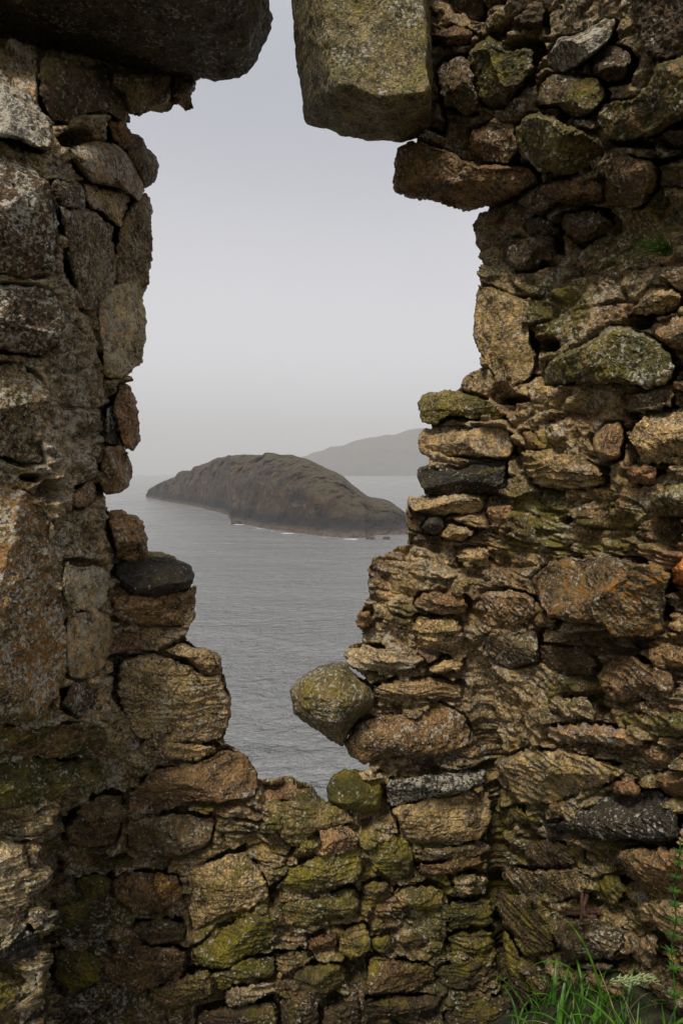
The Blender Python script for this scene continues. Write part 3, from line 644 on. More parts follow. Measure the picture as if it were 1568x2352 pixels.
SPX = 2.7
def rough(V, F, lay, seed, k=1.0):
    n = vnormals(V, F)
    d = .013 * fbm(V * 9 + seed, 3) + .0055 * ridged(V * 26 + seed, 4, .55) + .0030 * fbm(V * 110, 2)
    if lay > 0:
        q = V + .02 * np.stack([pn(V * 7 + 3)] * 3, -1)
        sl = q[:, 2] + .10 * q[:, 0]
        lam = np.abs(pn(np.stack([q[:, 0] * 5, q[:, 1] * 5, sl * 48], -1))) * 2
        d = d * (1 - .4 * lay) + lay * .012 * (.5 - sstep(.0, .35, 1 - lam) * 0 - np.clip(1 - lam * 2.2, 0, 1) * 1.2)
    V = V + n * (d * k)[:, None]
    return V
def build_stone(s, seed):
    rs = np.random.RandomState(seed)
    P = s['poly']; per = np.hypot(*(np.roll(P, -1, 0) - P).T).sum()
    nT = int(np.clip(per / SPX, 28, 420)); R = math.sqrt(s['A'] / math.pi); nR = int(np.clip(R / SPX * 1.15, 6, 70))
    B = smooth_poly(P, nT); C = np.array([B[:, 0].mean(), B[:, 1].mean()])
    # ragged outline
    e = B - C; ln = np.hypot(*e.T)
    q = np.stack([B[:, 0] / 22, B[:, 1] / 22, np.full(nT, seed * 1.7)], -1)
    B = C + e * (1 + (fbm(q, 3, .6) * (2.6 if s['p'] > 2.7 else 1.6)) / ln)[:, None]
    # lie of the wall under the stone
    bd = D0(B[:, 0], B[:, 1]); cd = D0(C[:1], C[1:])[0]
    A = np.stack([B[:, 0] - C[0], B[:, 1] - C[1], np.ones(nT)], -1); co, *_ = np.linalg.lstsq(A, bd, rcond=None)
    hgt = np.ptp(B[:, 1]); wid = np.ptp(B[:, 0]); H, off = s['H'], s['off']
    nf = rs.randint(4, 8) if s['p'] > 2.45 else 0; fa = rs.uniform(0, 2 * math.pi, nf); fsl = rs.uniform(.25, .9, nf); fo_ = rs.uniform(.78, 1.12, nf) + (.25 if s['p'] < 2.5 else 0)
    rings = []
    for r in range(nR + 1):
        t_ = (r / nR) ** .8 if r else 0.0
        Q = C + (B - C) * t_
        h = (1 - min(t_, 1) ** s['p']) ** (1 / s['p']) if t_ < 1 else 0.0
        x = (Q[:, 0] - C[0]) / (wid / 2); y = (Q[:, 1] - C[1]) / (hgt / 2)
        hp = np.full(nT, h)
        for k in range(nf):
            pl = fo_[k] - fsl[k] * (x * math.cos(fa[k]) + y * math.sin(fa[k]))
            hp = np.minimum(hp, np.maximum(pl, 0) + .0)
        dep = co[2] + co[0] * (Q[:, 0] - C[0]) + co[1] * (Q[:, 1] - C[1])
        dep = dep + off + .012 + s['tilt'] * (Q[:, 1] - C[1]) / hgt - hp * (H + .012)
        rings.append((Q, dep))
    Th = .10 + .9 * H
    eQ, eD = rings[-1]
    for f_, sc_ in ((.12, 1.0), (.3, .995), (.6, .97), (1.0, .86), (1.05, .5)):
        rings.append((C + (eQ - C) * sc_, eD + Th * f_))
    V = [unproj(rings[0][0][:1, 0], rings[0][0][:1, 1], rings[0][1][:1])]
    for Q, dep in rings[1:]: V.append(unproj(Q[:, 0], Q[:, 1], dep))
    n_r = len(rings) - 1
    V = np.concatenate(V)
    k = np.arange(nT); k2 = (k + 1) % nT; F = []
    F.append(np.stack([np.zeros(nT, int), 1 + k, 1 + k2, 1 + k2], -1))
    for r in range(n_r - 1):
        a = 1 + r * nT; b = a + nT
        F.append(np.stack([a + k, b + k, b + k2, a + k2], -1))
    F = np.concatenate(F)
    V = rough(V, F, s['lay'], seed * 3.3, 1.0 if s['p'] > 2.7 else .6)
    # close the back
    V = np.vstack([V, V[-nT:].mean(0)]); a = 1 + (n_r - 1) * nT
    F = np.vstack([F, np.stack([a + k, np.full(nT, len(V) - 1), a + k2, a + k2], -1)])
    tri = F[:, 2] == F[:, 3]
    jit = 1 + rs.uniform(-.12, .12)
    col = np.tile(np.array(s['col']) * jit, (len(V), 1)); gr = np.tile(np.array(s['grow']), (len(V), 1))
    return V, F, col, gr, np.full(len(V), rs.uniform(.35, 1.0) if s['p'] > 2.7 else rs.uniform(.15, .5))

# faces as triangles keeps every mesh uniform
def to_tris(F):
    t1 = F[:, [0, 1, 2]]; q = F[F[:, 2] != F[:, 3]]; return np.vstack([t1, q[:, [0, 2, 3]]])

wall = empty('ruined_wall', (0.0, 2.3, 29.6), 'roofless ruin wall of mossy rubble stone with a ragged window gap over the sea', 'wall')
order = sorted(range(len(ST)), key=lambda i: -ST[i]['A'])
LAB = {'K': 'blackened stone', 'Q': 'bright orange brown stone', 'Y': 'ochre brown stone'}
small = []
for rank, i in enumerate(order):
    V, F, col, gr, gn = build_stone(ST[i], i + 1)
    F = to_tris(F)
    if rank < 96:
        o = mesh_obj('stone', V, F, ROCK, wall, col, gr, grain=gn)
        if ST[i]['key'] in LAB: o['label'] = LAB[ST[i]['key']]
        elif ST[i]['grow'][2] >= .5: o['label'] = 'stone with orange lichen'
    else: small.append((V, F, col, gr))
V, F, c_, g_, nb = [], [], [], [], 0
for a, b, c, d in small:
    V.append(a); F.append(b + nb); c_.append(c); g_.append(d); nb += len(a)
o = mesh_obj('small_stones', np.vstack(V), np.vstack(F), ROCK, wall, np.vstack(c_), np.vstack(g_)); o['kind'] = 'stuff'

# ---- big blocks whose undersides show: lofted between a near and a far outline
def block(front, back, Yf, Yb, col, grow, seed, lay=0.0, bev=.13, nS=None, rk=.55):
    f = np.array(front, float); b = np.array(back, float)
    n = 260
    def rs_(P, Q):
        d = np.hypot(*(np.roll(Q, -1, 0) - Q).T); cs = np.concatenate([[0], np.cumsum(d)]); s = np.linspace(0, cs[-1], n, endpoint=False)
        PP = np.vstack([P, P[:1]]); return np.stack([np.interp(s, cs, PP[:, 0]), np.interp(s, cs, PP[:, 1])], -1)
    ff, bb = rs_(f, b), rs_(b, b)
    def sm(P):
        for _ in range(2): P = (np.roll(P, 1, 0) + 2 * P + np.roll(P, -1, 0)) / 4
        return P
    ff, bb = sm(ff), sm(bb)
    W0 = unproj(ff[:, 0], ff[:, 1], np.full(n, Yf)); W1 = unproj(bb[:, 0], bb[:, 1], np.full(n, Yb))
    c0, c1 = W0.mean(0), W1.mean(0)
    R = []
    for t_ in np.linspace(.02, .93, 34): R.append(c0 + (W0 - c0) * t_)
    nS = 36
    for k in range(nS + 1):
        t_ = k / nS; e_ = 1 - .055 * max(0, 1 - t_ / bev) ** 2 - .035 * max(0, 1 - (1 - t_) / bev) ** 2
        c = c0 + (c1 - c0) * t_; Wt = W0 + (W1 - W0) * t_; R.append(c + (Wt - c) * e_)
    for t_ in np.linspace(.9, .02, 22): R.append(c1 + (W1 - c1) * t_)
    V = np.vstack(R); k = np.arange(n); k2 = (k + 1) % n
    F = np.vstack([np.stack([r * n + k, (r + 1) * n + k, (r + 1) * n + k2, r * n + k2], -1) for r in range(len(R) - 1)])
    V = rough(V, F, lay, seed, rk)
    F = to_tris(F)
    m_ = len(V); V = np.vstack([V, V[:n].mean(0), V[-n:].mean(0)])
    F = np.vstack([F, np.stack([np.full(n, m_), k, k2], -1), np.stack([m_ - n + k, np.full(n, m_ + 1), m_ - n + k2], -1)])
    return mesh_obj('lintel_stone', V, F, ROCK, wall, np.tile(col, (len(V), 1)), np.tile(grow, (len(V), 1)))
b1 = block([(728, -160), (735, 0), (748, 110), (765, 195), (772, 203), (790, 205), (812, 207), (832, 218), (855, 229), (905, 231), (980, 222), (990, 205), (975, 0), (975, -160)],
      [(660, -160), (664, 0), (676, 126), (688, 252), (698, 286), (721, 300), (755, 308), (777, 320), (816, 323), (861, 330), (917, 335), (985, 318), (997, 210), (985, -160)],
      1.98, 2.32, (.17, .145, .072), (.30, .25, 0), 31.0, 0, .12, rk=.7)
b1['label'] = 'hanging squared block at the top of the gap'
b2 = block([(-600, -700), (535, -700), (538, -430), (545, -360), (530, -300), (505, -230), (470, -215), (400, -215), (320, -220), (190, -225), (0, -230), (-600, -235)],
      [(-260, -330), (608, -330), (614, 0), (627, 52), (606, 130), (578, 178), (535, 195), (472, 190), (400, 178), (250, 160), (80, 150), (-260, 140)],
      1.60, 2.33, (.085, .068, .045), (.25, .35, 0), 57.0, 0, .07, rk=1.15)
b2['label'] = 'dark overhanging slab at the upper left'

# ---- mortar and rubble core between the stones
OPEN = np.array([(540, -700), (540, 0), (540, 65), (530, 120), (510, 160), (490, 175), (460, 180), (430, 185), (425, 200), (380, 222), (290, 250), (275, 282), (305, 318), (325, 345),
    (328, 385), (325, 415), (320, 430), (328, 470), (335, 520), (332, 600), (328, 680), (322, 730), (312, 790), (312, 845), (292, 870), (290, 910), (295, 960), (290, 1020),
    (285, 1060), (280, 1110), (270, 1128), (240, 1132), (252, 1175), (300, 1185), (310, 1200), (310, 1250), (315, 1275), (370, 1280), (425, 1300), (435, 1315), (440, 1360),
    (445, 1420), (425, 1465), (430, 1480), (480, 1495), (500, 1520), (515, 1560), (526, 1620), (522, 1680), (510, 1700), (560, 1740), (580, 1765), (590, 1795), (680, 1806),
    (715, 1826), (765, 1850), (800, 1870), (830, 1830), (850, 1765), (838, 1740), (800, 1690), (790, 1640), (830, 1600), (840, 1560), (800, 1530), (800, 1500), (828, 1480), (832, 1410),
    (835, 1380), (847, 1370), (842, 1310), (854, 1283), (932, 1247), (932, 1150), (975, 1135), (985, 1100), (985, 1060), (985, 1030), (985, 985), (990, 980), (985, 950), (1000, 910), (1045, 898),
    (1062, 870), (1102, 842), (1098, 760), (1098, 650), (1104, 600), (1092, 540), (1082, 520), (1100, 490), (1120, 478), (1060, 440), (1000, 400), (960, 350), (960, 200), (975, 60), (975, -700)], float)
us = np.concatenate([np.arange(-860, -60, 7.0), np.arange(-60, 1630, SPX), np.arange(1630, 2440, 7.0)]); vs = np.concatenate([np.arange(-395, -30, 7.0), np.arange(-30, 2390, SPX), np.arange(2390, 2860, 7.0)])
U, Vv = np.meshgrid(us, vs); u = U.ravel(); v = Vv.ravel()
wq = np.stack([u / 34, v / 30, u * 0], -1)
wu = u + 5 * fbm(wq, 4, .5); wvv = v + 5 * fbm(wq + 50, 4, .5)
hole = pip(wu, wvv, OPEN)
sd_ = np.full(u.shape, -60.0)
for s in ST:
    P = s['poly']; lo = P.min(0) - 14; hi = P.max(0) + 14
    m = np.where((u > lo[0]) & (u < hi[0]) & (v > lo[1]) & (v < hi[1]))[0]
    if len(m): sd_[m] = np.maximum(sd_[m], sdist(u[m], v[m], P))
dep = D0(u, v)
P0 = unproj(u, v, dep)
lf = .034 * fbm(P0 * 4.0, 3)
dip = P0.copy(); dip[:, 2] += .16 * P0[:, 0]; dip += .018 * np.stack([pn(P0 * 6), pn(P0 * 6 + 9), .6 * pn(P0 * 6 + 21)], -1) + .004 * np.stack([pn(P0 * 40), pn(P0 * 40 + 9), pn(P0 * 40 + 21)], -1)
schist = np.clip(sstep(1080, 1250, v) * sstep(700, 850, u) + sstep(1750, 1900, v) + .55 * sstep(1250, 1400, v) * (u < 700) * (u > 280) - sstep(.2, .4, pn(P0 * 3.5 + 7)) * .7, 0, 1)
f1, f2, cid, ev = worley(dip * np.array([6.5, 6.5, 13.0]) + 40)            # rubble, about 14 x 7 cm
g1, g2, gid, ew = worley(dip * np.array([16.0, 16.0, 34.0]) + 90)          # chips
p1, p2, pid, _e = worley(P0 * 58)                                           # pebbles in the mortar
r7 = RND[cid][:, 0]; r8 = RND[gid][:, 1]
tl = (RND[(cid * 7 + 3) & 4095] - .5); rub = sstep(.01, .16, f2 - f1) * (.25 + .75 * r7 + 1.5 * (ev * tl).sum(1))
tk = (RND[(gid * 5 + 1) & 4095] - .5); chip = sstep(.01, .2, g2 - g1) * (.2 + .8 * r8 + 1.4 * (ew * tk).sum(1))
peb = np.clip(1 - p1 * 1.25, 0, 1)
mort = sstep(-.12, .28, pn(P0 * 5.0 + 31) + .10 - .22 * schist)                     # smeared mortar hides the rubble
reveal = sstep(300, 240, u) * sstep(1900, 1750, v)                       # the steep left side is mostly mortar
mort = np.maximum(mort, reveal * .75); mm_ = np.exp(-((u - 1190) / 95) ** 2 - ((v - 1560) / 230) ** 2); mort = np.maximum(mort, mm_); schist = schist * (1 - .7 * mm_)
h = lf * 1.2 - .034 + (1 - mort) * (.058 * rub + .010 * chip) + mort * (.020 + .009 * peb + .006 * chip + .016 * rub)
lam = np.abs(pn(np.stack([dip[:, 0] * 5, dip[:, 1] * 5, dip[:, 2] * 46], -1))) * 2
h += schist * (-.024 * np.clip(1 - lam * 2.4, 0, 1)) * (1 - .5 * mort)
h += .008 * ridged(P0 * 18, 5, .6) + .006 * fbm(P0 * 70, 3)
h -= .055 * sstep(.22, .5, pn(P0 * 8 + 77)) * (1 - .6 * mort)                # hollows
jn = pn(P0 * 7 + 3) + .35 * pn(P0 * 22 + 13) + .13 * schist
smear = sstep(.16, .32, jn)
joint = sstep(-10, -1, sd_) * (1 - smear)
for a_, b_, c_x, c_y in [(1200,115,42,32),(1295,268,16,20),(1245,790,26,20),(1180,915,38,10),(1188,1055,14,32),(1470,738,32,14),(1450,1050,12,34),(1290,1198,16,9),
        (1390,1475,90,26),(1530,1210,36,42),(1543,1573,9,20),(628,2057,14,30),(818,2240,24,44),(1436,2200,22,16),(1525,2160,16,24),(180,318,40,22),(256,1822,22,9),(250,1975,44,10),
        (115,2157,14,12),(290,1513,20,7),(180,1292,34,12),(76,1095,26,10),(115,1130,25,25),(1350,1010,10,14),(1010,930,30,7),(700,1965,60,6),(1440,330,40,12),(1080,520,0.1,.1),(930,1870,14,22),(1500,1940,44,10)]:
    q_ = ((u - a_ + 9 * pn(P0 * 9)) / c_x) ** 2 + ((v - b_ + 9 * pn(P0 * 9 + 4)) / c_y) ** 2
    h -= .17 * sstep(1.5, .6, q_)
uc = np.interp(v, [1400, 1900, 2150, 2400], [1092, 1137, 1152, 1196])
h -= .13 * np.exp(-((u - uc) / 17) ** 2) * sstep(1450, 1800, v)
h -= .065 * joint * (.5 + .5 * sstep(-.4, 0, -jn))
edge = 3 + 16 * smear * (.6 + .8 * pn(P0 * 18 + 60))
h = np.where(sd_ > -6, h + .010 * smear, h)
h = np.where(sd_ > edge * .5, np.minimum(h, .012), h)
h = np.where(sd_ > 0, h - .075 * sstep(edge, edge + 9, sd_), h)
# colours: mortar, or the colour of each piece of rubble
cols = np.array([PAL[k] for k in 'GBTOBGRLTDMP'])
ch = cols[(r7 * 997).astype(int) % 12]; cc = cols[(r8 * 991).astype(int) % 12]
col = ch * .6 + cc * .4
col = col * (1 - mort[:, None] * .8) + np.array(PAL['M']) * (.8 + .45 * peb[:, None]) * mort[:, None] * .8
MOSSY = [(1270, 710, 95, .9), (1240, 1200, 120, .8), (1400, 1190, 110, .7), (1400, 570, 70, .8), (1500, 520, 60, .6), (1220, 1180, 50, 1), (90, 1740, 110, .8), (230, 1830, 90, .7), (740, 1840, 90, .8), (830, 1990, 120, .8),
         (1000, 2080, 120, .9), (1120, 1900, 70, 1), (560, 2130, 110, .8), (300, 2100, 150, .5), (1110, 2080, 60, 1), (1300, 1590, 70, .8), (1350, 2060, 60, .8), (1000, 2250, 150, .6), (950, 1420, 60, .6),
         (1250, 1060, 80, .6), (1180, 2150, 130, .7), (330, 900, 40, .2)]
mo = np.full(u.shape, .12) + .28 * sstep(1500, 2000, v)
for a, b, r, k in MOSSY: mo = np.maximum(mo, k * np.exp(-((u - a) ** 2 + (v - b) ** 2) / (2 * (r * .7) ** 2)))
wh = .38 + .25 * sstep(360, 250, u) + .15 * sstep(900, 300, v) * 0 + .15 * mort
orr = np.zeros(u.shape)
for a, b, r, k in [(130, 1300, 60, .6), (1240, 1180, 70, .5), (1500, 1180, 70, .4)]: orr = np.maximum(orr, k * np.exp(-((u - a) ** 2 + (v - b) ** 2) / (2 * r * r)))
# broad patches of tint blended over the rubble and mortar colours
def patch(a, b, ru, rv, c, k):
    global col
    wgt = (k * np.exp(-(((u - a) / ru) ** 2 + ((v - b) / rv) ** 2)))[:, None]; col = col * (1 - wgt) + np.array(c) * wgt
patch(180, 900, 90, 330, (.27, .215, .15), .7); patch(1450, 1200, 160, 70, (.26, .15, .09), .6); patch(1250, 650, 220, 90, (.27, .22, .15), .6)
patch(1350, 40, 110, 90, (.24, .20, .14), .5); patch(700, 2450, 900, 230, (.045, .034, .022), .8); patch(1150, 2150, 110, 260, (.06, .052, .026), .7); patch(220, 2250, 120, 100, (.06, .045, .03), .6)  # dark patches at the wall foot and inner corner: shade painted into the colour
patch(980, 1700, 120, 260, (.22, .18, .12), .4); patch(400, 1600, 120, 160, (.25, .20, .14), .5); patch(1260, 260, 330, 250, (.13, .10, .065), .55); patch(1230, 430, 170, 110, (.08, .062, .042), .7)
rad = np.stack([u, v], -1)
nV, nU = U.shape
PG = P0.reshape(nV, nU, 3); nrm = np.cross(np.gradient(PG, axis=1), np.gradient(PG, axis=0)).reshape(-1, 3)
nrm /= np.linalg.norm(nrm, axis=1)[:, None]; nrm *= np.sign(-(nrm * (P0 - np.array([0, 0, CAM_Z]))).sum(1))[:, None]
view = np.array([0, 0, CAM_Z]) - P0; view /= np.linalg.norm(view, axis=1)[:, None]
nrm = nrm * .6 + view * .4; nrm /= np.linalg.norm(nrm, axis=1)[:, None]
PB = P0 + nrm * h[:, None] + .005 * np.stack([pn(P0 * 25 + 5), 0 * u, pn(P0 * 25 + 15)], -1)
idx = np.arange(nV * nU).reshape(nV, nU)
F = np.stack([idx[:-1, :-1], idx[1:, :-1], idx[1:, 1:], idx[:-1, 1:]], -1).reshape(-1, 4)
F = F[~hole[F].any(1)]
# boundary of the gap: carry it back through the thickness of the wall
E = np.concatenate([F[:, [0, 1]], F[:, [1, 2]], F[:, [2, 3]], F[:, [3, 0]]])
key = np.sort(E, 1); kk = key[:, 0] * (nV * nU) + key[:, 1]
uq, inv, cnt = np.unique(kk, return_inverse=True, return_counts=True)
BE = E[cnt[inv] == 1]
bv = np.unique(BE); mp = {int(a): i for i, a in enumerate(bv)}
# outward direction (away from the hole) in picture units, from the smoothed hole mask
hm = hole.reshape(nV, nU).astype(float)
for _ in range(10):
    hm = (np.roll(hm, 1, 0) + np.roll(hm, -1, 0) + np.roll(hm, 1, 1) + np.roll(hm, -1, 1) + hm) / 5
gv, gu = np.gradient(hm); g = np.stack([gu.ravel()[bv], gv.ravel()[bv]], -1); g = -g / (np.linalg.norm(g, axis=1)[:, None] + 1e-9)
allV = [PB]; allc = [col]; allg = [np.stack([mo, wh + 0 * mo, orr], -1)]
prev = bv.copy(); base = len(PB); newF = [F]
for k, (dd, ou) in enumerate(((.02, 1), (.05, 3), (.09, 6), (.14, 9), (.20, 14), (.28, 20), (.38, 28), (.46, 60), (.46, 120))):
    uu_ = u[bv] + g[:, 0] * ou; vv_ = v[bv] + g[:, 1] * ou
    Pk = unproj(uu_, vv_, dep[bv] - h[bv] + dd); Pk += .02 * np.stack([pn(Pk * 16), pn(Pk * 16 + 7), pn(Pk * 16 + 13)], -1) * min(1, dd * 12)
    cur = base + np.arange(len(bv)); base += len(bv)
    allV.append(Pk); allc.append(col[bv]); allg.append(np.stack([mo[bv] * .5, wh[bv], orr[bv] * 0], -1))
    a = np.array([mp[int(x)] for x in BE[:, 0]]); b = np.array([mp[int(x)] for x in BE[:, 1]])
    pa, pb_ = prev[a], prev[b]; newF.append(np.stack([pa, pb_, cur[b], cur[a]][::-1], -1)); prev = cur
VV = np.vstack(allV); FFa = np.vstack(newF)
used = np.zeros(len(VV), bool); used[FFa.ravel()] = True; rm = np.cumsum(used) - 1
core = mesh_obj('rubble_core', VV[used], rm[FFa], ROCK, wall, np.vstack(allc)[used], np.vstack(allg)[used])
core['label'] = 'mortar and broken rubble between the larger stones'

# ------------------------------------------------------------------ rusty iron
RUST = simple('rusty_iron', (.035, .015, .009), .85, .5, 120, .004, col2=(.10, .038, .018))
def tube(pts, rad, n=10, seed=0):
    pts = np.array(pts, float); m = max(8, int(np.linalg.norm(np.diff(pts, axis=0), axis=1).sum() / .006))
    s = np.linspace(0, len(pts) - 1, m); c = np.stack([np.interp(s, range(len(pts)), pts[:, k]) for k in range(3)], -1)
    tn = np.gradient(c, axis=0); tn /= np.linalg.norm(tn, axis=1)[:, None]
    a = np.cross(tn, [.3, .9, .2]); a /= np.linalg.norm(a, axis=1)[:, None]; b = np.cross(tn, a)
    th = np.linspace(0, 2 * math.pi, n, endpoint=False)
    r = rad * (1 + .25 * pn(c * 60 + seed))
    V = (c[:, None] + (a[:, None] * np.cos(th)[None, :, None] + b[:, None] * np.sin(th)[None, :, None]) * r[:, None, None]).reshape(-1, 3)
    k = np.arange(n); F = np.vstack([np.stack([i * n + k, i * n + (k + 1) % n, (i + 1) * n + (k + 1) % n, (i + 1) * n + k], -1) for i in range(m - 1)])
    V = np.vstack([V, c[0], c[-1]]); F = to_tris(F)
    F = np.vstack([F, np.stack([np.full(n, len(V) - 2), (k + 1) % n, k], -1), np.stack([np.full(n, len(V) - 1), (m - 1) * n + k, (m - 1) * n + (k + 1) % n], -1)])
    V += .0012 * np.stack([pn(V * 150), pn(V * 150 + 5), pn(V * 150 + 9)], -1)
    return V, F
def hp(zx, zy, d):
    uu_, vv_ = np.array(940.8 + .4 * zx), np.array(1724.8 + .4 * zy)
    return unproj(uu_, vv_, D0(uu_, vv_) - d)
iron = empty('rusty_iron_bars', tuple(hp(990, 970, .10)), 'crossed rusty iron bars standing on a stone ledge in the lower right wall', 'iron bars')
for k, (pp, r) in enumerate((
        (((988, 815, .12), (986, 900, .145), (984, 972, .15)), .0048), (((1016, 825, .12), (996, 900, .155), (998, 940, .16), (1015, 958, .15)), .0045),
        (((862, 922, .10), (990, 912, .13), (1100, 915, .10)), .0036), (((905, 934, .13), (1000, 930, .14), (1090, 924, .12)), .0044),
        (((880, 900, .11), (960, 915, .125), (1075, 908, .11)), .0034), (((1000, 938, .16), (1030, 952, .155), (1070, 952, .13)), .0038),
        (((935, 890, .12), (905, 930, .12), (880, 960, .10)), .0030))):
    V, F = tube([hp(*q) for q in pp], r, seed=k)
    mesh_obj('bar', V, F, RUST, iron)

# ------------------------------------------------------------------ grass and plants
GRASS = simple('grass_blade', (.04, .13, .008), .42, .5, 25, 0, .35, (.11, .29, .02))
DRY = simple('dry_stalk', (.20, .15, .05), .7, .3, 40)
SEED = simple('seed_head', (.25, .30, .13), .7, .3, 200)
LEAF = simple('cleavers_leaf', (.05, .12, .015), .5, .4, 60, 0, .3)
def blade(V, F, base, az, L, wid, bend, lean, n=12):
    b0 = len(V); dx, dy = math.cos(az), math.sin(az); sx_, sy_ = -dy, dx
    x = y = z = 0.0; a = lean
    for i in range(n + 1):
        t_ = i / n; ww = wid * (1 - t_ ** 2.2) * (.75 + .5 * min(t_ * 3, 1)) * .5 + .0002
        p = (base[0] + dx * x, base[1] + dy * x, base[2] + z)
        V.append((p[0] - sx_ * ww, p[1] - sy_ * ww, p[2] + ww * .3)); V.append((p[0], p[1], p[2] - ww * .25)); V.append((p[0] + sx_ * ww, p[1] + sy_ * ww, p[2] + ww * .3))
        if i < n:
            x += math.sin(a) * L / n; z += math.cos(a) * L / n; a += bend / n * (.4 + 1.2 * t_)
            k = b0 + 3 * i; F.append((k, k + 1, k + 4, k + 3)); F.append((k + 1, k + 2, k + 5, k + 4))
rg = random.Random(11)
def gz(x, y):
    f = lambda a, b, q: (lambda t_: t_ * t_ * (3 - 2 * t_))(min(1, max(0, (q - a) / (b - a))))
    return 29.55 + f(.25, .90, x) * f(2.5, 1.9, y) * .70
V, F = [], []
for i in range(7000):
    x = rg.uniform(.35, 1.7); y = rg.uniform(1.15, 2.15)
    u_ = 784 + x / y * FPX
    lim = float(D0(np.array([u_]), np.array([2250.0]))[0])
    if y > lim - .03: continue
    if rg.random() > .12 + .88 * min(1, max(0, (x - .5) / .25)): continue
    L = (rg.uniform(.04, .12) if i % 3 else rg.uniform(.10, .26)) * min(1, .45 + 1.8 * max(0, x - .45)) * (1.0 if rg.random() < .85 else 1.3)
    blade(V, F, (x, y, gz(x, y) - .01), rg.uniform(0, 2 * math.pi), L, (rg.uniform(.002, .005) if i % 3 else rg.uniform(.004, .011)), rg.uniform(.6, 2.6), rg.uniform(.0, .5))
gr = mesh_obj('grass', V, np.array(F), GRASS); gr['kind'] = 'stuff'; gr['label'] = 'long green grass at the foot of the wall in the lower right corner'; gr['category'] = 'grass'
V, F = [], []
for i in range(260):
    x = rg.uniform(.6, 1.4); y = rg.uniform(1.2, 1.9)
    if y > float(D0(np.array([784 + x / y * FPX]), np.array([2250.0]))[0]) - .04: continue
    blade(V, F, (x, y, gz(x, y) - .01), rg.uniform(0, 2 * math.pi), rg.uniform(.08, .26), rg.uniform(.0015, .004), rg.uniform(.2, 2.8), rg.uniform(.1, .9))
ds = mesh_obj('dry_grass', V, np.array(F), DRY); ds['kind'] = 'stuff'; ds['label'] = 'dead straw among the green grass in the lower right corner'; ds['category'] = 'dry grass'
# short ground cover behind and around the viewer so that the turf is not bare
V, F = [], []
for i in range(5000):
    x = rg.uniform(-3, 3); y = rg.uniform(-3, 1.3)
    blade(V, F, (x, y, gz(x, y) - .01), rg.uniform(0, 6.28), rg.uniform(.05, .14), .006, rg.uniform(.4, 2), rg.uniform(0, .4), 4)
g2_ = mesh_obj('turf', V, np.array(F), GRASS); g2_['kind'] = 'stuff'; g2_['label'] = 'short turf on the floor of the ruin'; g2_['category'] = 'grass'

def wp(u_, v_, d):   # a point d metres in front of the wall face there
    u_, v_ = np.array([float(u_)]), np.array([float(v_)]); return unproj(u_, v_, D0(u_, v_) - d)[0]
# tuft rooted in the joint high on the right
t0 = wp(1532, 582, .05)
tuft = empty('grass_tuft', tuple(t0), 'small fine green grass tuft growing from a mortar joint high on the right side', 'grass tuft')
V, F = [], []
for i in range(70):
    az = math.pi + rg.uniform(-.9, .9) if rg.random() < .8 else rg.uniform(0, 6.28)
    blade(V, F, (t0[0] + rg.uniform(-.012, .012), t0[1] + rg.uniform(-.01, .01), t0[2] + rg.uniform(-.008, .008)), az, rg.uniform(.05, .115), .0024, rg.uniform(.5, 1.6), rg.uniform(.7, 1.5), 8)
mesh_obj('blades', V, np.array(F), LEAF, tuft)
# cleavers climbing the right edge
b0 = wp(1556, 2330, .16); top = wp(1560, 1965, .10)
clv = empty('cleavers_plant', (b0[0], b0[1], gz(b0[0], b0[1])), 'slender climbing weed with whorls of narrow leaves against the wall at the right edge', 'weed')
pts = [np.array([b0[0], b0[1], gz(b0[0], b0[1])])] + [wp(a, b, .14) for a, b in ((1548, 2260), (1540, 2180), (1552, 2110), (1546, 2040), (1558, 1975), (1562, 1930))]
V1, F1 = tube(pts, .0016, 6); mesh_obj('stem', V1, F1, LEAF, clv)
V, F = [], []
P_ = np.array(pts)
for j in range(11):
    s_ = .12 * len(P_) / 2 + j * (len(P_) - 1.6) / 11
    c = np.array([np.interp(s_, range(len(P_)), P_[:, k]) for k in range(3)])
    for k in range(7):
        blade(V, F, c, k * 2 * math.pi / 7 + rg.uniform(-.2, .2), rg.uniform(.016, .030) * (1.1 - .04 * j), .005, .5, 1.1, 5)
mesh_obj('leaves', V, np.array(F), LEAF, clv)
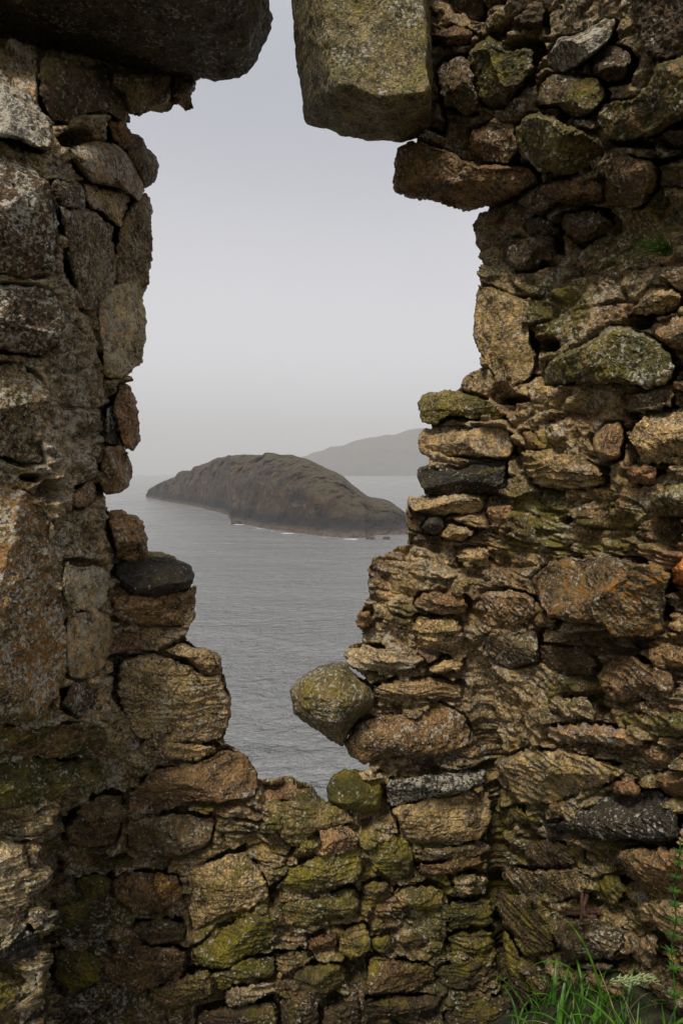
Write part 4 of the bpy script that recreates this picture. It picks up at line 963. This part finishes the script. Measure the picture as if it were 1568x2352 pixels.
# flowering grasses
for lab, (rx, ry), tips in (('left drooping pale green seed head rising from the long grass', (1395, 2330), [(1400, 2262)]),
                            ('right pale green seed head leaning out over the long grass', (1425, 2330), [(1432, 2265), (1452, 2255)])):
    b = wp(rx, ry, .17); gb = gz(b[0], b[1])
    fg = empty('flowering_grass', (b[0], b[1], gb), lab, 'grass seed head', 'flowering grasses in front of the wall')
    for (a, c) in tips:
        tp = wp(a, c, .19)
        V1, F1 = tube([(b[0], b[1], gb), (b[0] * .5 + tp[0] * .5 - .01, tp[1], (gb + tp[2]) / 2 + .03), tp], .0010, 5); mesh_obj('stalk', V1, F1, LEAF, fg)
        V, F = [], []
        for k in range(70):
            q = rg.random(); c3 = (tp[0] + q * .055, tp[1] + rg.uniform(-.008, .008), tp[2] + .012 * math.sin(q * 3) + rg.uniform(-.006, .006))
            blade(V, F, c3, rg.uniform(-.8, .8), rg.uniform(.008, .016), .003, .3, rg.uniform(.8, 2.0), 3)
        mesh_obj('seed_spike', V, np.array(F), SEED, fg)

# ------------------------------------------------------------------ haze
hx = bpy.data.meshes.new('haze')
x0, x1, y0, y1, z0, z1 = -4000, 4000, -1000, 6000, -2.0, 430
hx.from_pydata([(x0, y0, z0), (x1, y0, z0), (x1, y1, z0), (x0, y1, z0), (x0, y0, z1), (x1, y0, z1), (x1, y1, z1), (x0, y1, z1)], [],
               [(0, 3, 2, 1), (4, 5, 6, 7), (0, 1, 5, 4), (1, 2, 6, 5), (2, 3, 7, 6), (3, 0, 4, 7)])
hm_ = bpy.data.materials.new('haze'); hm_.use_nodes = True; t = hm_.node_tree; t.nodes.clear()
o_ = N(t, 'ShaderNodeOutputMaterial'); pv = N(t, 'ShaderNodeVolumePrincipled'); pv.inputs['Color'].default_value = (.66, .66, .665, 1)
pv.inputs['Density'].default_value = .00023; pv.inputs['Anisotropy'].default_value = 0.0
t.links.new(pv.outputs[0], o_.inputs['Volume']); hx.materials.append(hm_)
hz = bpy.data.objects.new('haze', hx); scene.collection.objects.link(hz); hz['kind'] = 'stuff'
hz['label'] = 'sea haze fading the island and the far headland'; hz['category'] = 'haze'
